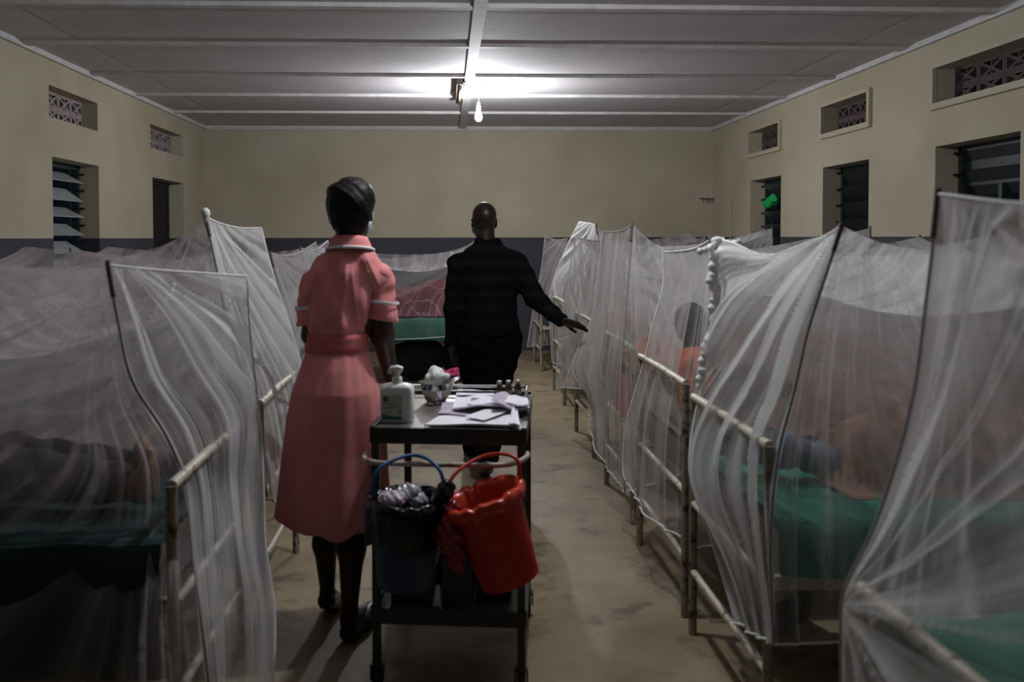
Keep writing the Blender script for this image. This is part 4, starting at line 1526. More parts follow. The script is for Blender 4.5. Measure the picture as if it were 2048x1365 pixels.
def sleeve_ring(px, py, r, tilt, name='sleeve_trim'):
    c_ = NP(px, py)
    P = np.stack([c_[0] + r * np.cos(t), c_[1] + r * np.sin(t), c_[2] + tilt * np.cos(t)], 1)
    mb = MB()
    vs = np.concatenate([P + [0, 0, -.006], (P - c_) * 1.04 + c_ + [0, 0, 0], P + [0, 0, .006]])
    fs = [(j * 40 + i, j * 40 + (i + 1) % 40, (j + 1) * 40 + (i + 1) % 40, (j + 1) * 40 + i) for j in range(2) for i in range(40)]
    tag(link(name, vs, fs, WHITE, nurse, smooth=True), 'white sleeve piping')


sleeve_ring(761, 602, .068, -.010)
sleeve_ring(625, 614, .063, .006)
# shoes
for (p0, p1, nm) in ((al + V3(0, -.02, -.02), al + V3(.015, .17, -.105), 'l'), (V3(ar[0] + .0, ar[1] - .025, .035), V3(ar[0] + .065, ar[1] + .19, .03), 'r')):
    s = SDF(np.minimum(p0, p1) - .09, np.maximum(p0, p1) + .09, .005)
    s.cone(p0, p1, .036, .032, .01)
    s.ell(p0 * .35 + p1 * .65, (.042, .07, .028), .02)
    zmin = min(p0[2], p1[2]) - .03
    d_ = (p1 - p0) / np.linalg.norm(p1 - p0)
    s.cut(lambda x, y, z: (p0[2] - .032 + (p1[2] - p0[2]) * np.clip((y - p0[1]) / (p1[1] - p0[1]), -.3, 1.3)) - z)
    sh = sdf_obj('shoe', s, SHOE, nurse)

# ---------------- man
MY = 5.55
MP = lambda px, py, dy=0.0: at(px, py, MY + dy)
s = SDF(V3(-.12, MY - .52, -.01), V3(1.0, MY + .36, 1.73), .006)
hc2 = MP(968, 441, .02)
fm = V3(-.2, 1, 0)
hp2 = head(s, hc2, fm, .96)
s.cone(hc2 + [.005, -.02, -.05], MP(972, 500), .056, .062, .03)
s.cone(MP(930, 522), MP(1020, 520), .055, .055, .03)
s.chain([MP(975, 540), MP(975, 600), MP(977, 660)], [.13, .12, .125], .04, sy=.75)
shr, elr, wrr = MP(1032, 526), MP(1072, 598, -.12), MP(1124, 643, -.26)
shl, ell_, wrl = MP(917, 530), MP(908, 615, -.03), MP(903, 685, .02)
s.chain([shr, elr, wrr], [.056, .046, .029], .02)
s.chain([shl, ell_, wrl], [.055, .046, .030], .02)
tip = MP(1190, 657, -.40)
hand(s, wrr, tip - wrr, V3(.05, -.7, -.7), V3(.2, -.1, -1), L=.185, curl=.13)
hand(s, wrl, V3(.04, .1, -1), V3(1, .1, 0), V3(.1, 1, 0), L=.18, curl=.35)
kneel, ankl = MP(958, 800, .12), V3(MP(952, 880)[0], MY + .32, .09)
kneer, ankr = MP(985, 800, .06), at(974, 915, MY - .10)
s.chain([MP(952, 690), kneel, ankl], [.1, .066, .045], .02)
s.chain([MP(1003, 690), kneer, ankr], [.1, .066, .045], .02)
s.cone(ankl, ankl + V3(-.02, .15, -.05), .04, .03, .02)
s.cone(ankr, ankr + V3(-.01, .12, -.09), .04, .03, .02)
man = tag(empty('person', (hc2[0], MY, 0)), 'bald person in dark striped sweater and black trousers holding one arm out', 'person')
sdf_obj('body', s, SKIN2, man)
# sweater
s = SDF(V3(-.14, MY - .42, .78), V3(.84, MY + .26, 1.56), .006)
lv = [(668, 918, 1040, .15), (640, 920, 1038, .145), (600, 921, 1032, .14), (560, 915, 1038, .14), (530, 906, 1044, .13), (513, 912, 1040, .115), (500, 928, 1024, .10), (488, 945, 1004, .085), (478, 950, 998, .075)]
a_ = []
for (py, l_, r_, d_) in lv:
    A, B = MP(l_, py), MP(r_, py)
    a_.append((A[2], (A[0] + B[0]) / 2, MY, (B[0] - A[0]) / 2, d_))
a_ = np.array(sorted(a_))
s.stack(a_[:, 0], a_[:, 1], a_[:, 2], a_[:, 3], a_[:, 4], .02, 2.3)
s.chain([shr, elr, wrr + (elr - wrr) * .06], [.074, .062, .040], .025)
s.chain([shl, ell_, wrl + (ell_ - wrl) * .06], [.070, .060, .042], .025)
s.field(lambda x, y, z: .004 * np.sin(55 * x + 40 * z) * np.sin(20 * z) + .003 * np.sin(38 * z - 50 * x + 30 * y))
sdf_obj('sweater', s, stripe_mat('dark_striped_knit', (.005, .005, .0055), (.0085, .008, .0085), 11.0), man)
for nm, p0, p1, r_ in (('cuff', wrr + (elr - wrr) * .1, wrr + (elr - wrr) * -.02, .040), ('cuff', wrl + (ell_ - wrl) * .1, wrl + (ell_ - wrl) * -.02, .041)):
    obj(nm, MB().tube([p0, p0 * .5 + p1 * .5, p1], [r_, r_ * 1.06, r_ * .98], 18), BLACKCLOTH, man, smooth=True)
# trousers
s = SDF(V3(-.12, MY - .42, .05), V3(.62, MY + .5, 1.0), .007)
s.cone(MP(952, 672), MP(1006, 672), .115, .115, .03, sy=1.1)
s.chain([MP(950, 690), kneel, ankl + [0, 0, .03]], [.118, .088, .075], .03)
s.chain([MP(1006, 690), kneer, ankr + [0, 0, .02]], [.118, .09, .078], .03)
s.field(lambda x, y, z: .004 * np.sin(60 * z + 30 * x))
sdf_obj('trousers', s, BLACKCLOTH, man)
for p0, p1 in ((V3(ankl[0], ankl[1] - .03, .045), V3(ankl[0] - .03, ankl[1] + .21, .04)), (ankr + V3(0, -.05, -.035), ankr + V3(-.01, .19, -.13))):
    s = SDF(np.minimum(p0, p1) - .1, np.maximum(p0, p1) + .1, .006)
    s.cone(p0, p1, .043, .04, .01).ell(p0 * .4 + p1 * .6, (.05, .09, .035), .02)
    sdf_obj('shoe', s, SHOE, man)
# mask, loops and spectacles arm
s = SDF(hc2 - .2, hc2 + .2, .006)
f2 = fm / np.linalg.norm(fm)
s.ell(hp2(0, .07, -.055), (.062, .046, .052), .01)
s.cut(lambda x, y, z: -(((x - hc2[0]) * f2[0] + (y - hc2[1]) * f2[1]) - .03))
mk = sdf_obj('face_mask', s, MASK, man)
for e in (-1, 1):
    obj('ear_loop', MB().tube([hp2(e * .056, .05, -.03), hp2(e * .082, .01, .0), hp2(e * .088, -.014, -.01), hp2(e * .08, 0, -.045), hp2(e * .056, .05, -.075)], .003, 6), WHITE, mk, smooth=True)

# ---------------- seated patient behind the third net
PY_ = 4.05
pc_ = at(1386, 650, PY_)
ps = lambda x, y, z: pc_ + V3(x, y, z)
s = SDF(pc_ - [.2, .36, .56], pc_ + [.75, .36, .2], .009)
head(s, pc_, V3(1, .25, 0), .80)
s.cone(ps(0, 0, -.05), ps(.01, 0, -.12), .045, .05, .02)
s.chain([ps(.01, 0, -.17), ps(.03, 0, -.36)], [.07, .08], .03)
s.cone(ps(.01, -.10, -.155), ps(.01, .10, -.155), .034, .034, .03)
for e in (-1, 1):
    s.chain([ps(.01, e * .115, -.155), ps(.03, e * .15, -.30), ps(.20, e * .10, -.36)], [.036, .03, .022], .02)
    s.chain([V3(pc_[0] + .05, PY_ + e * .05, .79), V3(pc_[0] + .33, PY_ + e * .17, .83), V3(pc_[0] + .52, PY_ + e * .06, .745)], [.075, .058, .038], .03)
    s.cone(V3(pc_[0] + .52, PY_ + e * .06, .745), V3(pc_[0] + .60, PY_ + e * .03, .735), .036, .028, .02)
pat = tag(empty('person', (pc_[0], PY_, .68)), 'patient in orange top sitting on bed behind the gathered net', 'person')
sdf_obj('body', s, SKIN, pat)
s = SDF(pc_ - [.2, .36, .56], pc_ + [.4, .36, .2], .009)
s.chain([ps(.01, 0, -.17), ps(.035, 0, -.37)], [.082, .095], .03, sy=1.3)
s.cone(ps(.01, -.10, -.155), ps(.01, .10, -.155), .044, .044, .03)
for e in (-1, 1):
    s.chain([ps(.01, e * .115, -.155), ps(.025, e * .145, -.26)], [.046, .042], .02)
s.field(lambda x, y, z: .004 * np.sin(70 * y + 50 * z))
sdf_obj('top', s, mat('orange_top', (.58, .15, .07), rough=.9, noise=.25, nscale=14), pat)
s = SDF(pc_ - .16, pc_ + .16, .007)
s.ell(ps(-.012, 0, .028), (.072, .070, .076), .01).ell(ps(-.03, 0, -.03), (.045, .058, .05), .03)
s.cut(lambda x, y, z: (x - pc_[0]) - .045 - .3 * np.maximum(z - pc_[2], -.1))
sdf_obj('hair', s, HAIR, pat)

# ---------------- patient lying in the nearest left bed: bare foot shows
ft = at(290, 968, 2.98)
s = SDF(V3(-2.45, 2.55, .68), V3(-.80, 3.2, 1.02), .008)
zf = .745
F = V3(at(290, 968, 2.70)[0], 2.70, zf)
ftip = F + V3(.03, -.01, .10)
s.cone(F, F + V3(-.02, 0, .02), .034, .036, .02)
s.ell(F + V3(.01, 0, .045), (.03, .04, .075), .02)
for k in range(5):
    yy = (k - 2) * .017
    s.cone(F + V3(.015, yy, .095), F + V3(.024, yy * 1.1, .135 - abs(k - .6) * .007), .012 if k < 1 else .009, .011 if k < 1 else .008, .006)
s.chain([F + V3(-.02, 0, .01), F + V3(-.42, .02, .05), F + V3(-.85, .05, .06)], [.04, .06, .085], .02)
G = F + V3(-.10, .22, 0)
s.chain([G, G + V3(-.40, -.02, .05), G + V3(-.8, -.06, .06)], [.04, .06, .085], .02)
s.ell(G + V3(.02, 0, .045), (.03, .04, .075), .02)
s.chain([V3(-1.95, 2.88, .80), V3(-2.25, 2.88, .80)], [.12, .11], .04)
ly = tag(empty('person', (-1.6, 2.9, .68)), 'patient lying in the nearest left bed, one bare foot showing', 'person')
sdf_obj('body', s, SKINL, ly)
s = SDF(V3(-2.45, 2.5, .66), V3(-.8, 3.25, 1.05), .009)
s.chain([F + V3(-.10, 0, .03), F + V3(-.42, .02, .06), F + V3(-.9, .06, .07)], [.065, .078, .10], .03)
s.chain([G + V3(-.06, 0, .02), G + V3(-.40, -.02, .06), G + V3(-.8, -.06, .07)], [.062, .075, .10], .03)
s.field(lambda x, y, z: .005 * np.sin(50 * x + 40 * y))
sdf_obj('trousers', s, mat('black_trousers', (.012, .012, .014), rough=.9), ly)


# ================================================================== TROLLEY
ANG = math.radians(7)
TO = V3(-.246, 2.93, 0)
ex = V3(math.cos(ANG), -math.sin(ANG), 0)
ey = V3(math.sin(ANG), math.cos(ANG), 0)
TW, TD, TH = .50, .66, .88
TL = lambda x, y, z: TO + ex * x + ey * y + V3(0, 0, z)
tr = tag(empty('instrument_trolley', TL(TW / 2, TD / 2, 0)), 'grey two shelf instrument trolley standing in the aisle', 'trolley')
for x in (.012, TW - .012):
    for y in (.012, TD - .012):
        mb = MB()
        mb.box((x - .013, y - .013, .09), (x + .013, y + .013, TH - .005 + (.02 if y > .3 else 0)), TL)
        obj('leg', mb, TROLLEY, tr)
        # castor: fork and wheel
        mb = MB()
        mb.box((x - .022, y - .012, .045), (x - .016, y + .012, .095), TL).box((x + .016, y - .012, .045), (x + .022, y + .012, .095), TL).box((x - .022, y - .014, .088), (x + .022, y + .014, .096), TL)
        c_ = obj('castor', mb, TROLLEY, tr)
        mb = MB()
        n = 24
        prof = [(.02, -.012), (.04, -.012), (.044, -.007), (.044, .007), (.04, .012), (.02, .012)]
        mb.lathe((0, 0, 0), prof, n, fr=lambda px_, py_, pz_, x=x, y=y: TL(x + pz_, y + px_ + .008, .044 + py_))
        obj('wheel', mb, RUBBER, c_, smooth=True, sharp=.6)
for z, nm, m_ in ((TH, 'top_shelf', TROLTOP), (.285, 'bottom_shelf', TROLLEY)):
    obj(nm, MB().box((.014, .014, z - .012), (TW - .014, TD - .014, z), TL), m_, tr)
    for (lo, hi) in (((0, -.006, z - .05), (TW, .012, z + .002)), ((0, TD - .012, z - .05), (TW, TD + .006, z + .012)),
                     ((-.006, 0, z - .05), (.012, TD, z + .006)), ((TW - .012, 0, z - .05), (TW + .006, TD, z + .006))):
        obj('shelf_edge', MB().box(lo, hi, TL), TROLLEY, tr)
# guard rail round the back of the top
obj('guard_rail', MB().tube([TL(TW - .012, .3, TH + .03), TL(TW - .012, TD - .02, TH + .032), TL(TW - .03, TD - .01, TH + .032), TL(.03, TD - .01, TH + .032), TL(.012, TD - .02, TH + .032)], .006, 8), STEEL, tr, smooth=True)
zr_ = .79
rail = [TL(-.015, .0, zr_ + .01), TL(-.015, -.04, zr_), TL(.01, -.07, zr_ - .002), TL(.06, -.085, zr_ - .004), TL(TW * .5, -.09, zr_ - .004), TL(TW - .08, -.085, zr_ - .004), TL(TW - .02, -.065, zr_ + .002), TL(TW + .008, -.03, zr_ + .012), TL(TW + .008, .0, zr_ + .014)]
obj('handle_rail', MB().tube(cr(np.array(rail), np.linspace(0, 1, 40)), .0085, 12), RAILM, tr, smooth=True)
obj('back_panel', MB().box((.10, TD * .72, .295), (.42, TD * .74, .42), TL), TROLLEY, tr)

# --- pump bottle
bp = at(795, 853, 3.03)
bp[2] = TH
BF = lambda x, y, z: bp + ex * x + ey * y + V3(0, 0, z)
bt = tag(empty('pump_bottle', bp), 'white hand sanitiser pump bottle on front left of trolley top', 'bottle')
prof = []


def rrect(hx, hy, r, z, n=6):
    P = []
    for cx_, cy_, a0 in ((hx - r, hy - r, 0), (-hx + r, hy - r, 90), (-hx + r, -hy + r, 180), (hx - r, -hy + r, 270)):
        for k in range(n):
            a1 = math.radians(a0 + 90 * k / (n - 1))
            P.append((cx_ + r * math.cos(a1), cy_ + r * math.sin(a1), z))
    return P


secs = [rrect(.050, .028, .010, 0), rrect(.054, .032, .012, .005), rrect(.055, .033, .012, .06), rrect(.055, .033, .012, .105), rrect(.053, .032, .014, .117), rrect(.046, .028, .016, .125), rrect(.030, .02, .014, .129), rrect(.014, .014, .0135, .131)]
vs = [BF(*p) for S_ in secs for p in S_]
n = 24
fs = [(j * n + i, j * n + (i + 1) % n, (j + 1) * n + (i + 1) % n, (j + 1) * n + i) for j in range(len(secs) - 1) for i in range(n)] + [tuple(range(n))[::-1], tuple((len(secs) - 1) * n + i for i in range(n))]
PLAS = mat('white_plastic', (.86, .87, .84), rough=.35)
link('body', vs, fs, PLAS, bt, smooth=True, sharp=.9)
obj('collar', MB().lathe(bp, [(.0165, .129), (.0165, .146), (.014, .150), (.009, .152), (.008, .168)], 20, cap1=True), PLAS, bt, smooth=True, sharp=.6)
mb = MB()
mb.tube([BF(.018, 0, .176), BF(0, 0, .180), BF(-.018, 0, .179), BF(-.026, 0, .170), BF(-.029, 0, .162)], [.009, .011, .009, .007, .006], 10)
mb.tube([BF(0, 0, .160), BF(0, 0, .185)], .011, 12)
obj('pump_head', mb, PLAS, bt, smooth=True, sharp=.8)
# paper label with its print
lb = obj('paper_label', MB().box((-.046, -.0342, .012), (.022, -.0332, .095), BF), mat('label_grey', (.55, .55, .49), rough=.6), bt)
GR = mat('label_green', (.03, .19, .10), rough=.6)
DG = mat('label_dark_print', (.10, .13, .10), rough=.6)
mb = MB()
mb.add([BF(-.046, -.0346, .012), BF(.022, -.0346, .012), BF(.022, -.0346, .022), BF(-.02, -.0346, .025), BF(-.046, -.0346, .031)], [(0, 1, 2, 3, 4)])
obj('green_band', mb, GR, lb)
obj('round_mark', MB().lathe(bp, [(.0001, 0), (.009, 0), (.0095, .0004)], 24, fr=lambda x, y, z: BF(-.034 + x, -.0346 - z, .082 + y)), DG, lb)
for k, (x0_, x1_, z_) in enumerate(((-.036, .0, .064), (-.028, .014, .056), (-.036, -.012, .050))):
    obj('print_line', MB().box((x0_, -.0345, z_), (x1_, -.0343, z_ + .0022), BF), DG, lb)
obj('dark_mark', MB().box((.010, -.0345, .034), (.019, -.0343, .041), BF), DG, lb)

# --- steel bowls with cotton wool
def top_at(px, py):
    p = atz(px, py, TH)
    return p


c1 = top_at(868, 808)
pot = tag(empty('steel_pot', c1), 'small shiny steel pot standing beside the pump bottle', 'pot')
obj('wall', MB().lathe(c1, [(.026, .0), (.028, .002), (.026, .008), (.034, .02), (.042, .04), (.046, .052), (.050, .054), (.047, .055), (.044, .052), (.04, .04), (.03, .018), (.001, .012)], 32, cap0=True), STEEL, pot, smooth=True, sharp=.7)
c2 = c1 + V3(.012, .06, .0)
c2[2] = TH + .0
stand = tag(empty('steel_bowl', c2), 'wider steel bowl holding a heap of cotton wool', 'bowl')
obj('wall', MB().lathe(c2, [(.03, 0), (.034, .004), (.05, .03), (.062, .06), (.068, .072), (.071, .073), (.068, .074), (.06, .060), (.045, .028), (.001, .010)], 32, cap0=True), STEEL, stand, smooth=True, sharp=.7)
cc_ = c2 + V3(0, 0, .078)
s = SDF(cc_ - [.09, .09, .045], cc_ + [.09, .09, .08], .004)
r_ = np.random.RandomState(3)
for k in range(16):
    a1 = r_.uniform(0, 6.28); q = r_.uniform(0, .045)
    s.ell(cc_ + V3(q * math.cos(a1), q * math.sin(a1), .03 * (1 - q / .05) + r_.uniform(-.008, .006)), r_.uniform(.012, .022, 3), .006)
s.ell(cc_ + V3(-.012, 0, .035), (.02, .02, .022), .01)
tag(sdf_obj('cotton_wool', s, mat('cotton', (.82, .84, .82), rough=1.0, bump=.5, bscale=120), None, cc_), 'heap of white cotton wool in the wider steel bowl', 'cotton wool')
fc = c2 + V3(.05, -.01, .068)
tag(obj('forceps', MB().tube([fc + V3(-.03, 0, 0), fc, fc + V3(.035, 0, .02)], [.003, .004, .004], 8).tube([fc + V3(-.03, .006, 0), fc + V3(.033, .004, .024)], .003, 8), STEEL, None, fc, smooth=True),
    'small steel forceps resting on the cotton wool bowl', 'forceps')

# --- three little brown bottles
BR = mat('amber_glass', (.035, .010, .004), rough=.12, spec=.8)
CAP = mat('silver_cap', (.62, .62, .62), rough=.35, metal=.6)
bl = ['leftmost of three small amber glass bottles at trolley back corner', 'middle of three small amber glass bottles at trolley back corner', 'rightmost of three small amber glass bottles at trolley back corner']
for k, px in enumerate((999, 1017, 1036)):
    p = at(px, 790, 3.48 + .008 * k)
    p[2] = TH
    r0 = tag(empty('medicine_bottle', p), bl[k], 'bottle', 'small amber medicine bottles')
    obj('glass', MB().lathe(p, [(.012, 0), (.0145, .002), (.0145, .034), (.012, .042), (.0075, .047), (.0075, .052)], 20, cap0=True, cap1=True), BR, r0, smooth=True, sharp=.7)
    obj('cap', MB().lathe(p, [(.0095, .050), (.0098, .051), (.0098, .061), (.008, .063)], 20, cap0=True, cap1=True), CAP, r0, smooth=True, sharp=.6)
    obj('label_band', MB().lathe(p, [(.01475, .008), (.01475, .026)], 20), mat('cream_label', (.3, .26, .2), rough=.7), r0, smooth=True)

# --- papers, packets
def sheet(name, label, cat, pix, z, m, bend=.006, seed=0, t=.0018, group=None, n=14):
    """flat pack from four pixel corners lying on the trolley top"""
    Q = [atz(px, py, z) for px, py in pix]
    u = np.linspace(0, 1, n)[None, :, None]; v = np.linspace(0, 1, n)[:, None, None]
    P = (1 - v) * ((1 - u) * Q[0] + u * Q[1]) + v * ((1 - u) * Q[3] + u * Q[2])
    P[..., 2] += bend * (1 + n2(u[..., 0] * 4 + 0 * v[..., 0], v[..., 0] * 4 + 0 * u[..., 0], seed, 6, 1.6))
    P[..., 2] = np.maximum(P[..., 2], z)
    B = P.copy(); B[..., 2] -= t
    mb = MB().grid(P); mb.grid(B)
    k = n * n
    rim = [(0, i) for i in range(n)] + [(j, n - 1) for j in range(1, n)] + [(n - 1, i) for i in range(n - 2, -1, -1)] + [(j, 0) for j in range(n - 2, 0, -1)]
    ids = [j * n + i for j, i in rim]
    for q in range(len(ids)):
        a1, b1 = ids[q], ids[(q + 1) % len(ids)]
        mb.f.append((a1, b1, b1 + k, a1 + k))
    return tag(link(name, mb.v, mb.f, m, None, (Q[0] + Q[1] + Q[2] + Q[3]) / 4, smooth=True, sharp=.8), label, cat, group)


WP = mat('white_paper', (.86, .86, .90), rough=.8)
LP = mat('lilac_paper', (.58, .52, .64), rough=.85, noise=.2, nscale=25)
sheet('paper_sheet', 'white sheet lying flat at the trolley back, before amber bottles', 'paper', [(912, 792), (990, 792), (986, 782), (915, 780)], TH + .004, WP, .002, 1)
sheet('paper_packet', 'lilac packet at the bottom left of the packet pile', 'packet', [(876, 836), (1010, 838), (1000, 812), (886, 805)], TH + .006, LP, .008, 2, .006, 'paper packets piled on the trolley top')
sheet('paper_packet', 'pale packet with raised back edge on the packet pile', 'packet', [(905, 822), (1030, 822), (1020, 797), (915, 795)], TH + .020, WP, .010, 3, .006, 'paper packets piled on the trolley top')
sheet('paper_packet', 'lilac packet at right end of the packet pile', 'packet', [(985, 826), (1062, 822), (1050, 795), (985, 796)], TH + .024, LP, .012, 4, .006, 'paper packets piled on the trolley top')
sheet('paper_packet', 'narrow mauve packet on top of the packet pile', 'packet', [(935, 812), (1000, 812), (995, 802), (945, 801)], TH + .036, mat('mauve_paper', (.30, .21, .30), rough=.85), .004, 5, .004, 'paper packets piled on the trolley top')
sheet('paper_packet', 'white packet at the top right of packet pile', 'packet', [(1000, 808), (1058, 812), (1055, 799), (1005, 795)], TH + .040, WP, .006, 8, .004, 'paper packets piled on the trolley top')
env = sheet('envelope', 'large white envelope at the front edge of trolley top', 'envelope', [(848, 850), (1038, 853), (1030, 822), (880, 836)], TH + .010, WP, .004, 6, .006)
Q = [atz(px, py, TH + .0225) for px, py in ((930, 834), (968, 842), (1020, 822), (985, 815))]
mb = MB(); mb.add([q + V3(0, 0, d_) for d_ in (0, .002) for q in Q], [(0, 3, 2, 1), (4, 5, 6, 7), (0, 1, 5, 4), (1, 2, 6, 5), (2, 3, 7, 6), (3, 0, 4, 7)])
obj('flap', mb, WP, env)
sheet('paper_packet', 'small white folded packet standing at front right of trolley', 'packet', [(1018, 850), (1040, 851), (1034, 818), (1024, 818)], TH + .026, WP, .004, 7, .006, 'paper packets piled on the trolley top')

# --- buckets hung on the rail
def bucket(name, label, top_c, bot_c, rt, rb, m, hm, hang, cat='bucket'):
    ax_ = (top_c - bot_c); H_ = np.linalg.norm(ax_); w_ = ax_ / H_
    u_ = np.cross(V3(0, 1, 0), w_); u_ /= np.linalg.norm(u_); v_ = np.cross(w_, u_)
    fr = lambda x, y, z: bot_c + u_ * x + v_ * y + w_ * z
    root = tag(empty(name, bot_c), label, cat)
    obj('wall', MB().lathe((0, 0, 0), [(rb * .94, .012), (rb, 0), (rb * 1.01, .012), (rb + (rt - rb) * .5, H_ * .5), (rt, H_ - .03), (rt + .008, H_ - .028), (rt + .009, H_ - .004), (rt + .004, H_), (rt - .002, H_ - .004), (rb * .98, .016), (.001, .014)], 40, fr=fr), m, root, smooth=True, sharp=.7)
    obj('base', MB().lathe((0, 0, 0), [(.001, .006), (rb * .95, .006)], 40, fr=fr), m, root)
    A = fr(-rt - .004, 0, H_ - .02); B = fr(rt + .004, 0, H_ - .02)
    obj('handle', MB().tube(cr(np.array([A, A * .75 + hang * .25 + V3(-.012, 0, .07), hang, B * .75 + hang * .25 + V3(.012, 0, .07), B]), np.linspace(0, 1, 30)), .006, 10), hm, root, smooth=True)
    return root, fr, H_


BLUE = mat('blue_plastic', (.006, .035, .11), rough=.4)
RED = mat('red_plastic', (.50, .022, .012), rough=.38)
bY = 2.745
tb, bb = at(815, 1000, bY), at(811, 1168, bY)
rootb, frb, Hb = bucket('bucket', 'blue plastic bucket with black liner hanging on trolley rail', tb, bb, .108, .086, BLUE, mat('blue_handle', (.02, .09, .24), rough=.4), at(828, 911, 2.83))
tr_, br_ = at(963, 994, bY - .02), at(1021, 1158, bY - .02)
rootr, frr, Hr = bucket('bucket', 'red plastic bucket tilted on the trolley rail', tr_, br_, .118, .092, RED, mat('red_handle', (.55, .04, .02), rough=.4), at(968, 913, 2.80))

# black liner: crumpled cuff folded over the rim
BAG = mat('black_film', (.003, .003, .0035), rough=.16, spec=.5)
RBAG = mat('red_film', (.62, .05, .02), rough=.25, spec=.6)


def liner(name, label, fr, H_, rt, m, drop, amp, seed, wob, cuff=.05):
    nzr = np.random.RandomState(seed)
    ph = nzr.uniform(0, 6.28, 12)
    prof = [(rt - .03, H_ - .10), (rt - .018, H_ - .05), (rt - .012, H_ - .01), (rt + .004, H_ + .012), (rt + .018, H_ + .006), (rt + .020, H_ - cuff * .4), (rt + .017, H_ - cuff), (rt + .013, H_ - cuff - drop)]

    nA, nB = N1(seed), N1(seed + 50)
    per = lambda f_, a, n_: float(f_(n_ * math.cos(a)) + f_(40 + n_ * math.sin(a)))

    def dsp(r, z, a, j):
        w = per(nA, a + z * 3, 4) * .6 + per(nB, a * 1.0, 9) * .5 + per(nA, a - z * 5, 17) * .35
        return r + amp * w * (.35 + .22 * j)
    mb = MB().lathe((0, 0, 0), [(rt * .6, H_ - .12), (rt - .04, H_ - .13)] + prof, 140, disp=dsp, fr=lambda x, y, z: fr(x, y, z - wob * abs(math.sin(math.atan2(y, x) * 1.5 + seed)) * (z < H_ - .04) + .006 * per(nB, math.atan2(y, x), 6)))
    o_ = link(name, mb.v, mb.f, m, None, fr(0, 0, H_ - .1), smooth=True)
    return tag(o_, label, 'bin bag')


lb_ = liner('bin_bag', 'black bin bag lining the blue bucket', frb, Hb, .108, BAG, .05, .004, 3, .03)
lr_ = liner('bin_bag', 'shiny orange red bin bag lining the tilted red bucket', frr, Hr, .118, RBAG, .008, .003, 8, .006, .02)
# knot of black bag at the right of the blue bucket
c_ = at(888, 985, 2.70)
s = SDF(c_ - .08, c_ + .08, .005)
s.ell(c_, (.028, .03, .03)).ell(c_ + V3(.012, 0, .018), (.018, .015, .016)).ell(c_ + V3(-.02, .01, -.025), (.02, .02, .03))
s.field(lambda x, y, z: .004 * np.sin(150 * x + 60 * z) * np.sin(120 * z))
sdf_obj('bag_knot', s, BAG, lb_)
# red film gathered down between the buckets
c_ = at(905, 1080, 2.69)
s = SDF(c_ - [.10, .09, .16], c_ + [.12, .09, .16], .005)
s.chain([at(905, 1020, 2.68), at(898, 1070, 2.67), at(915, 1135, 2.67)], [.026, .038, .022], .03)
s.chain([at(940, 1030, 2.68), at(905, 1060, 2.67)], [.02, .03], .03)
s.field(lambda x, y, z: .006 * np.sin(110 * x + 70 * z) * np.sin(85 * z + 30 * x) + .003 * np.sin(240 * x - 160 * z))
sdf_obj('bag_fold', s, mat('dark_red_film', (.26, .02, .03), rough=.25, spec=.6), lr_)

# crumpled wrappers in the blue bucket
WRAP = [('pink', at(787, 998, 2.72), (.04, .04, .018), mat('pinkish_wrapper', (.62, .5, .58), rough=.4), 'crumpled pinkish white wrapper lying in blue bucket'),
        ('clear', at(818, 985, 2.76), (.034, .036, .022), mat('clear_wrapper', (.42, .42, .44), rough=.15, spec=.8), 'crumpled clear plastic wrapper in the middle of blue bucket'),
        ('grey', at(838, 1002, 2.74), (.026, .03, .018), mat('grey_wrapper', (.40, .40, .50), rough=.25, spec=.7), 'small crumpled grey wrapper at right in blue bucket')]
for nm, c_, rr_, m_, lab in WRAP:
    s = SDF(c_ - .07, c_ + .07, .004)
    s.ell(c_, rr_)
    ph = np.random.RandomState(len(nm)).uniform(0, 6, 6)
    s.field(lambda x, y, z: .009 * np.abs(np.sin(150 * x + 90 * y + ph[0]) + np.sin(170 * y - 120 * z + ph[1]) + np.sin(140 * z + 190 * x + ph[2])) - .010)
    tag(sdf_obj('wrapper', s, m_, None, c_ - [0, 0, rr_[2]]), lab, 'wrapper', 'waste wrappers in the blue bucket')

# --- goods on the bottom shelf
def carton(name, label, x0, y0, x1, y1, h, m, cat='box'):
    root = tag(empty(name, TL((x0 + x1) / 2, (y0 + y1) / 2, .285)), label, cat)
    obj('body', MB().box((x0, y0, .287), (x1, y1, .287 + h), TL), m, root)
    obj('lid', MB().box((x0 - .003, y0 - .003, .287 + h - .03), (x1 + .003, y1 + .003, .287 + h + .002), TL), m, root)
    return root


carton('carton', 'dark grey carton on the bottom trolley shelf behind blue bucket', .05, .06, .20, .40, .12, mat('dark_grey_card', (.05, .05, .055), rough=.8))
carton('carton', 'grey carton in the middle of the bottom trolley shelf', .225, .05, .32, .34, .15, mat('grey_card', (.08, .078, .08), rough=.8))
carton('carton', 'dark green carton on the bottom shelf behind red bucket', .335, .08, .45, .36, .13, mat('dark_green_card', (.015, .05, .045), rough=.8))
pk = at(900, 1150, 3.0)
Q = [TL(.20, .06, .44), TL(.32, .05, .44), TL(.315, .16, .47), TL(.21, .17, .47)]
s = SDF(TL(.15, .0, .40), TL(.40, .26, .54), .005)
c_ = TL(.265, .12, .470)
s.ell(c_, (.065, .06, .03)).ell(c_ + V3(-.03, -.02, .004), (.04, .04, .026))
s.field(lambda x, y, z: .005 * np.sin(60 * x + 80 * z) + .004 * np.sin(90 * x - 70 * y))
tag(sdf_obj('plastic_pack', s, mat('pale_film', (.45, .43, .45), rough=.3), None, TL(.265, .12, .44)), 'pale crumpled plastic pack lying on grey carton between buckets', 'pack')
mb = MB()
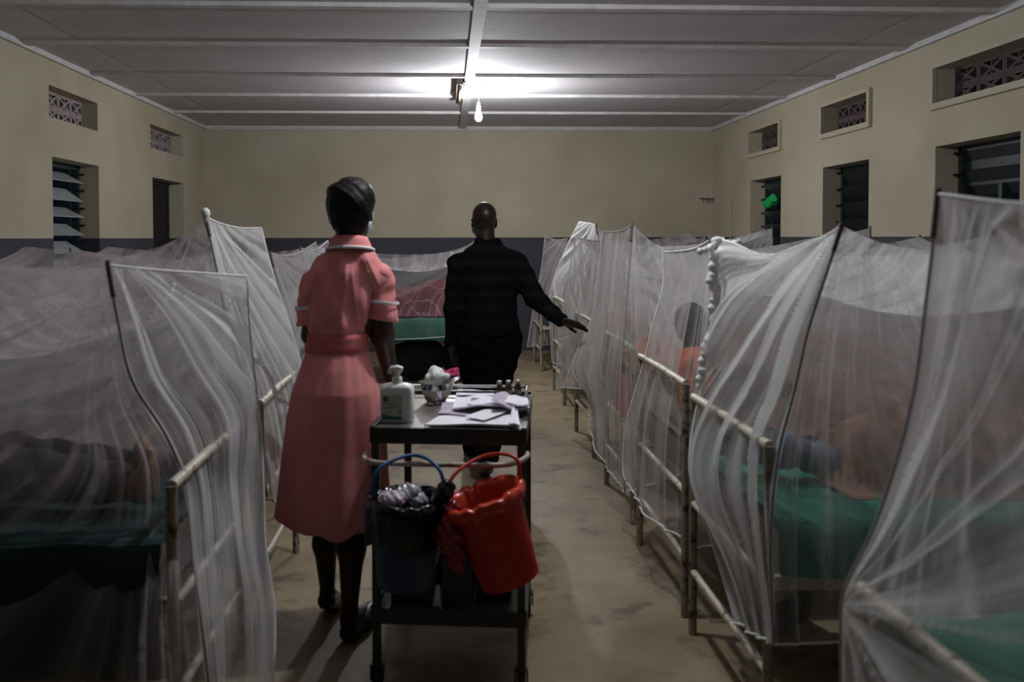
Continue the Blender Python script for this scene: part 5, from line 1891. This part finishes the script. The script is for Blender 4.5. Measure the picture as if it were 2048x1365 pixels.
mb.add([TL(.196, .022, .287), TL(.222, .022, .287), TL(.218, .026, .355), TL(.207, .026, .355), TL(.196, .03, .287), TL(.222, .03, .287), TL(.218, .032, .355), TL(.207, .032, .355)],
       [(0, 1, 2, 3), (7, 6, 5, 4), (0, 4, 5, 1), (1, 5, 6, 2), (2, 6, 7, 3), (3, 7, 4, 0)])
tag(obj('card', mb, WP, None, TL(.209, .025, .287)), 'narrow white card standing at the bottom shelf edge', 'card')

# ================================================================== SMALL THINGS ON THE FLOOR
bc = atz(888, 752, 0.0)
bc = V3(at(888, 745, 9.0)[0], 9.0, 0)
bas = tag(empty('basin', bc), 'dark blue basin with pink cloth on floor behind man', 'basin')
obj('wall', MB().lathe(bc, [(.11, .0), (.115, .004), (.15, .07), (.175, .11), (.188, .112), (.186, .117), (.17, .114), (.145, .07), (.105, .012), (.001, .01)], 36, cap0=True), mat('navy_plastic', (.006, .015, .06), rough=.4), bas, smooth=True, sharp=.7)
c_ = bc + V3(.03, -.02, .13)
s = SDF(c_ - .2, c_ + .2, .008)
s.ell(c_, (.13, .10, .035)).ell(c_ + V3(.07, 0, .03), (.05, .05, .04)).ell(c_ + V3(-.06, -.02, .0), (.06, .05, .03))
s.field(lambda x, y, z: .01 * np.sin(55 * x + 40 * z) * np.sin(60 * y))
tag(sdf_obj('cloth', s, mat('magenta_cloth', (.55, .05, .14), rough=.8, noise=.5, nscale=30), None, c_ - [0, 0, .05]), 'crumpled bright pink cloth lying in the blue basin', 'cloth')
# small dark shoe under R3 and dark bag under R2
p = atz(1190, 905, .0)
c_ = atz(1510, 1320, 0) + V3(.15, .25, .1)
s = SDF(c_ - .25, c_ + .25, .01)
s.ell(c_, (.16, .12, .09)).ell(c_ + V3(.05, 0, .04), (.08, .08, .07))
s.field(lambda x, y, z: .008 * np.sin(40 * x + 30 * z) + .006 * np.sin(60 * y))
v, f = s.mesh(); v[:, 2] += .004 - v[:, 2].min()
tag(link('bag', v, f, mat('black_bag', (.01, .01, .012), rough=.6), None, (c_[0], c_[1], 0), smooth=True), 'black bag on the floor under the ruffle edged net', 'bag')

# added black lumps that stand in for deep shade under the end bed
for k, (x, w_, h_, lab) in enumerate(((-.30, .30, .21, 'left black lump added as shade under the bed at aisle end'), (.16, .22, .20, 'right black lump added as shade under the bed at aisle end'))):
    c_ = V3(x, 9.5, h_)
    s = SDF(c_ - [w_ + .1, .4, h_ + .1], c_ + [w_ + .1, .4, h_ + .1], .015)
    s.ell(c_, (w_, .28, h_)).ell(c_ + V3(w_ * .4, -.06, .02), (w_ * .5, .2, h_ * .8))
    s.field(lambda x, y, z: .012 * np.sin(22 * x + 15 * z) + .01 * np.sin(30 * y + 18 * x))
    v, f = s.mesh(); v[:, 2] += .004 - v[:, 2].min()
    tag(link('shade_lump', v, f, mat('underbed_shade_black', (.008, .008, .01), rough=.9), None, (x, 9.5, 0), smooth=True), lab, 'shade_lump', 'lumps added as shade under the far bed')
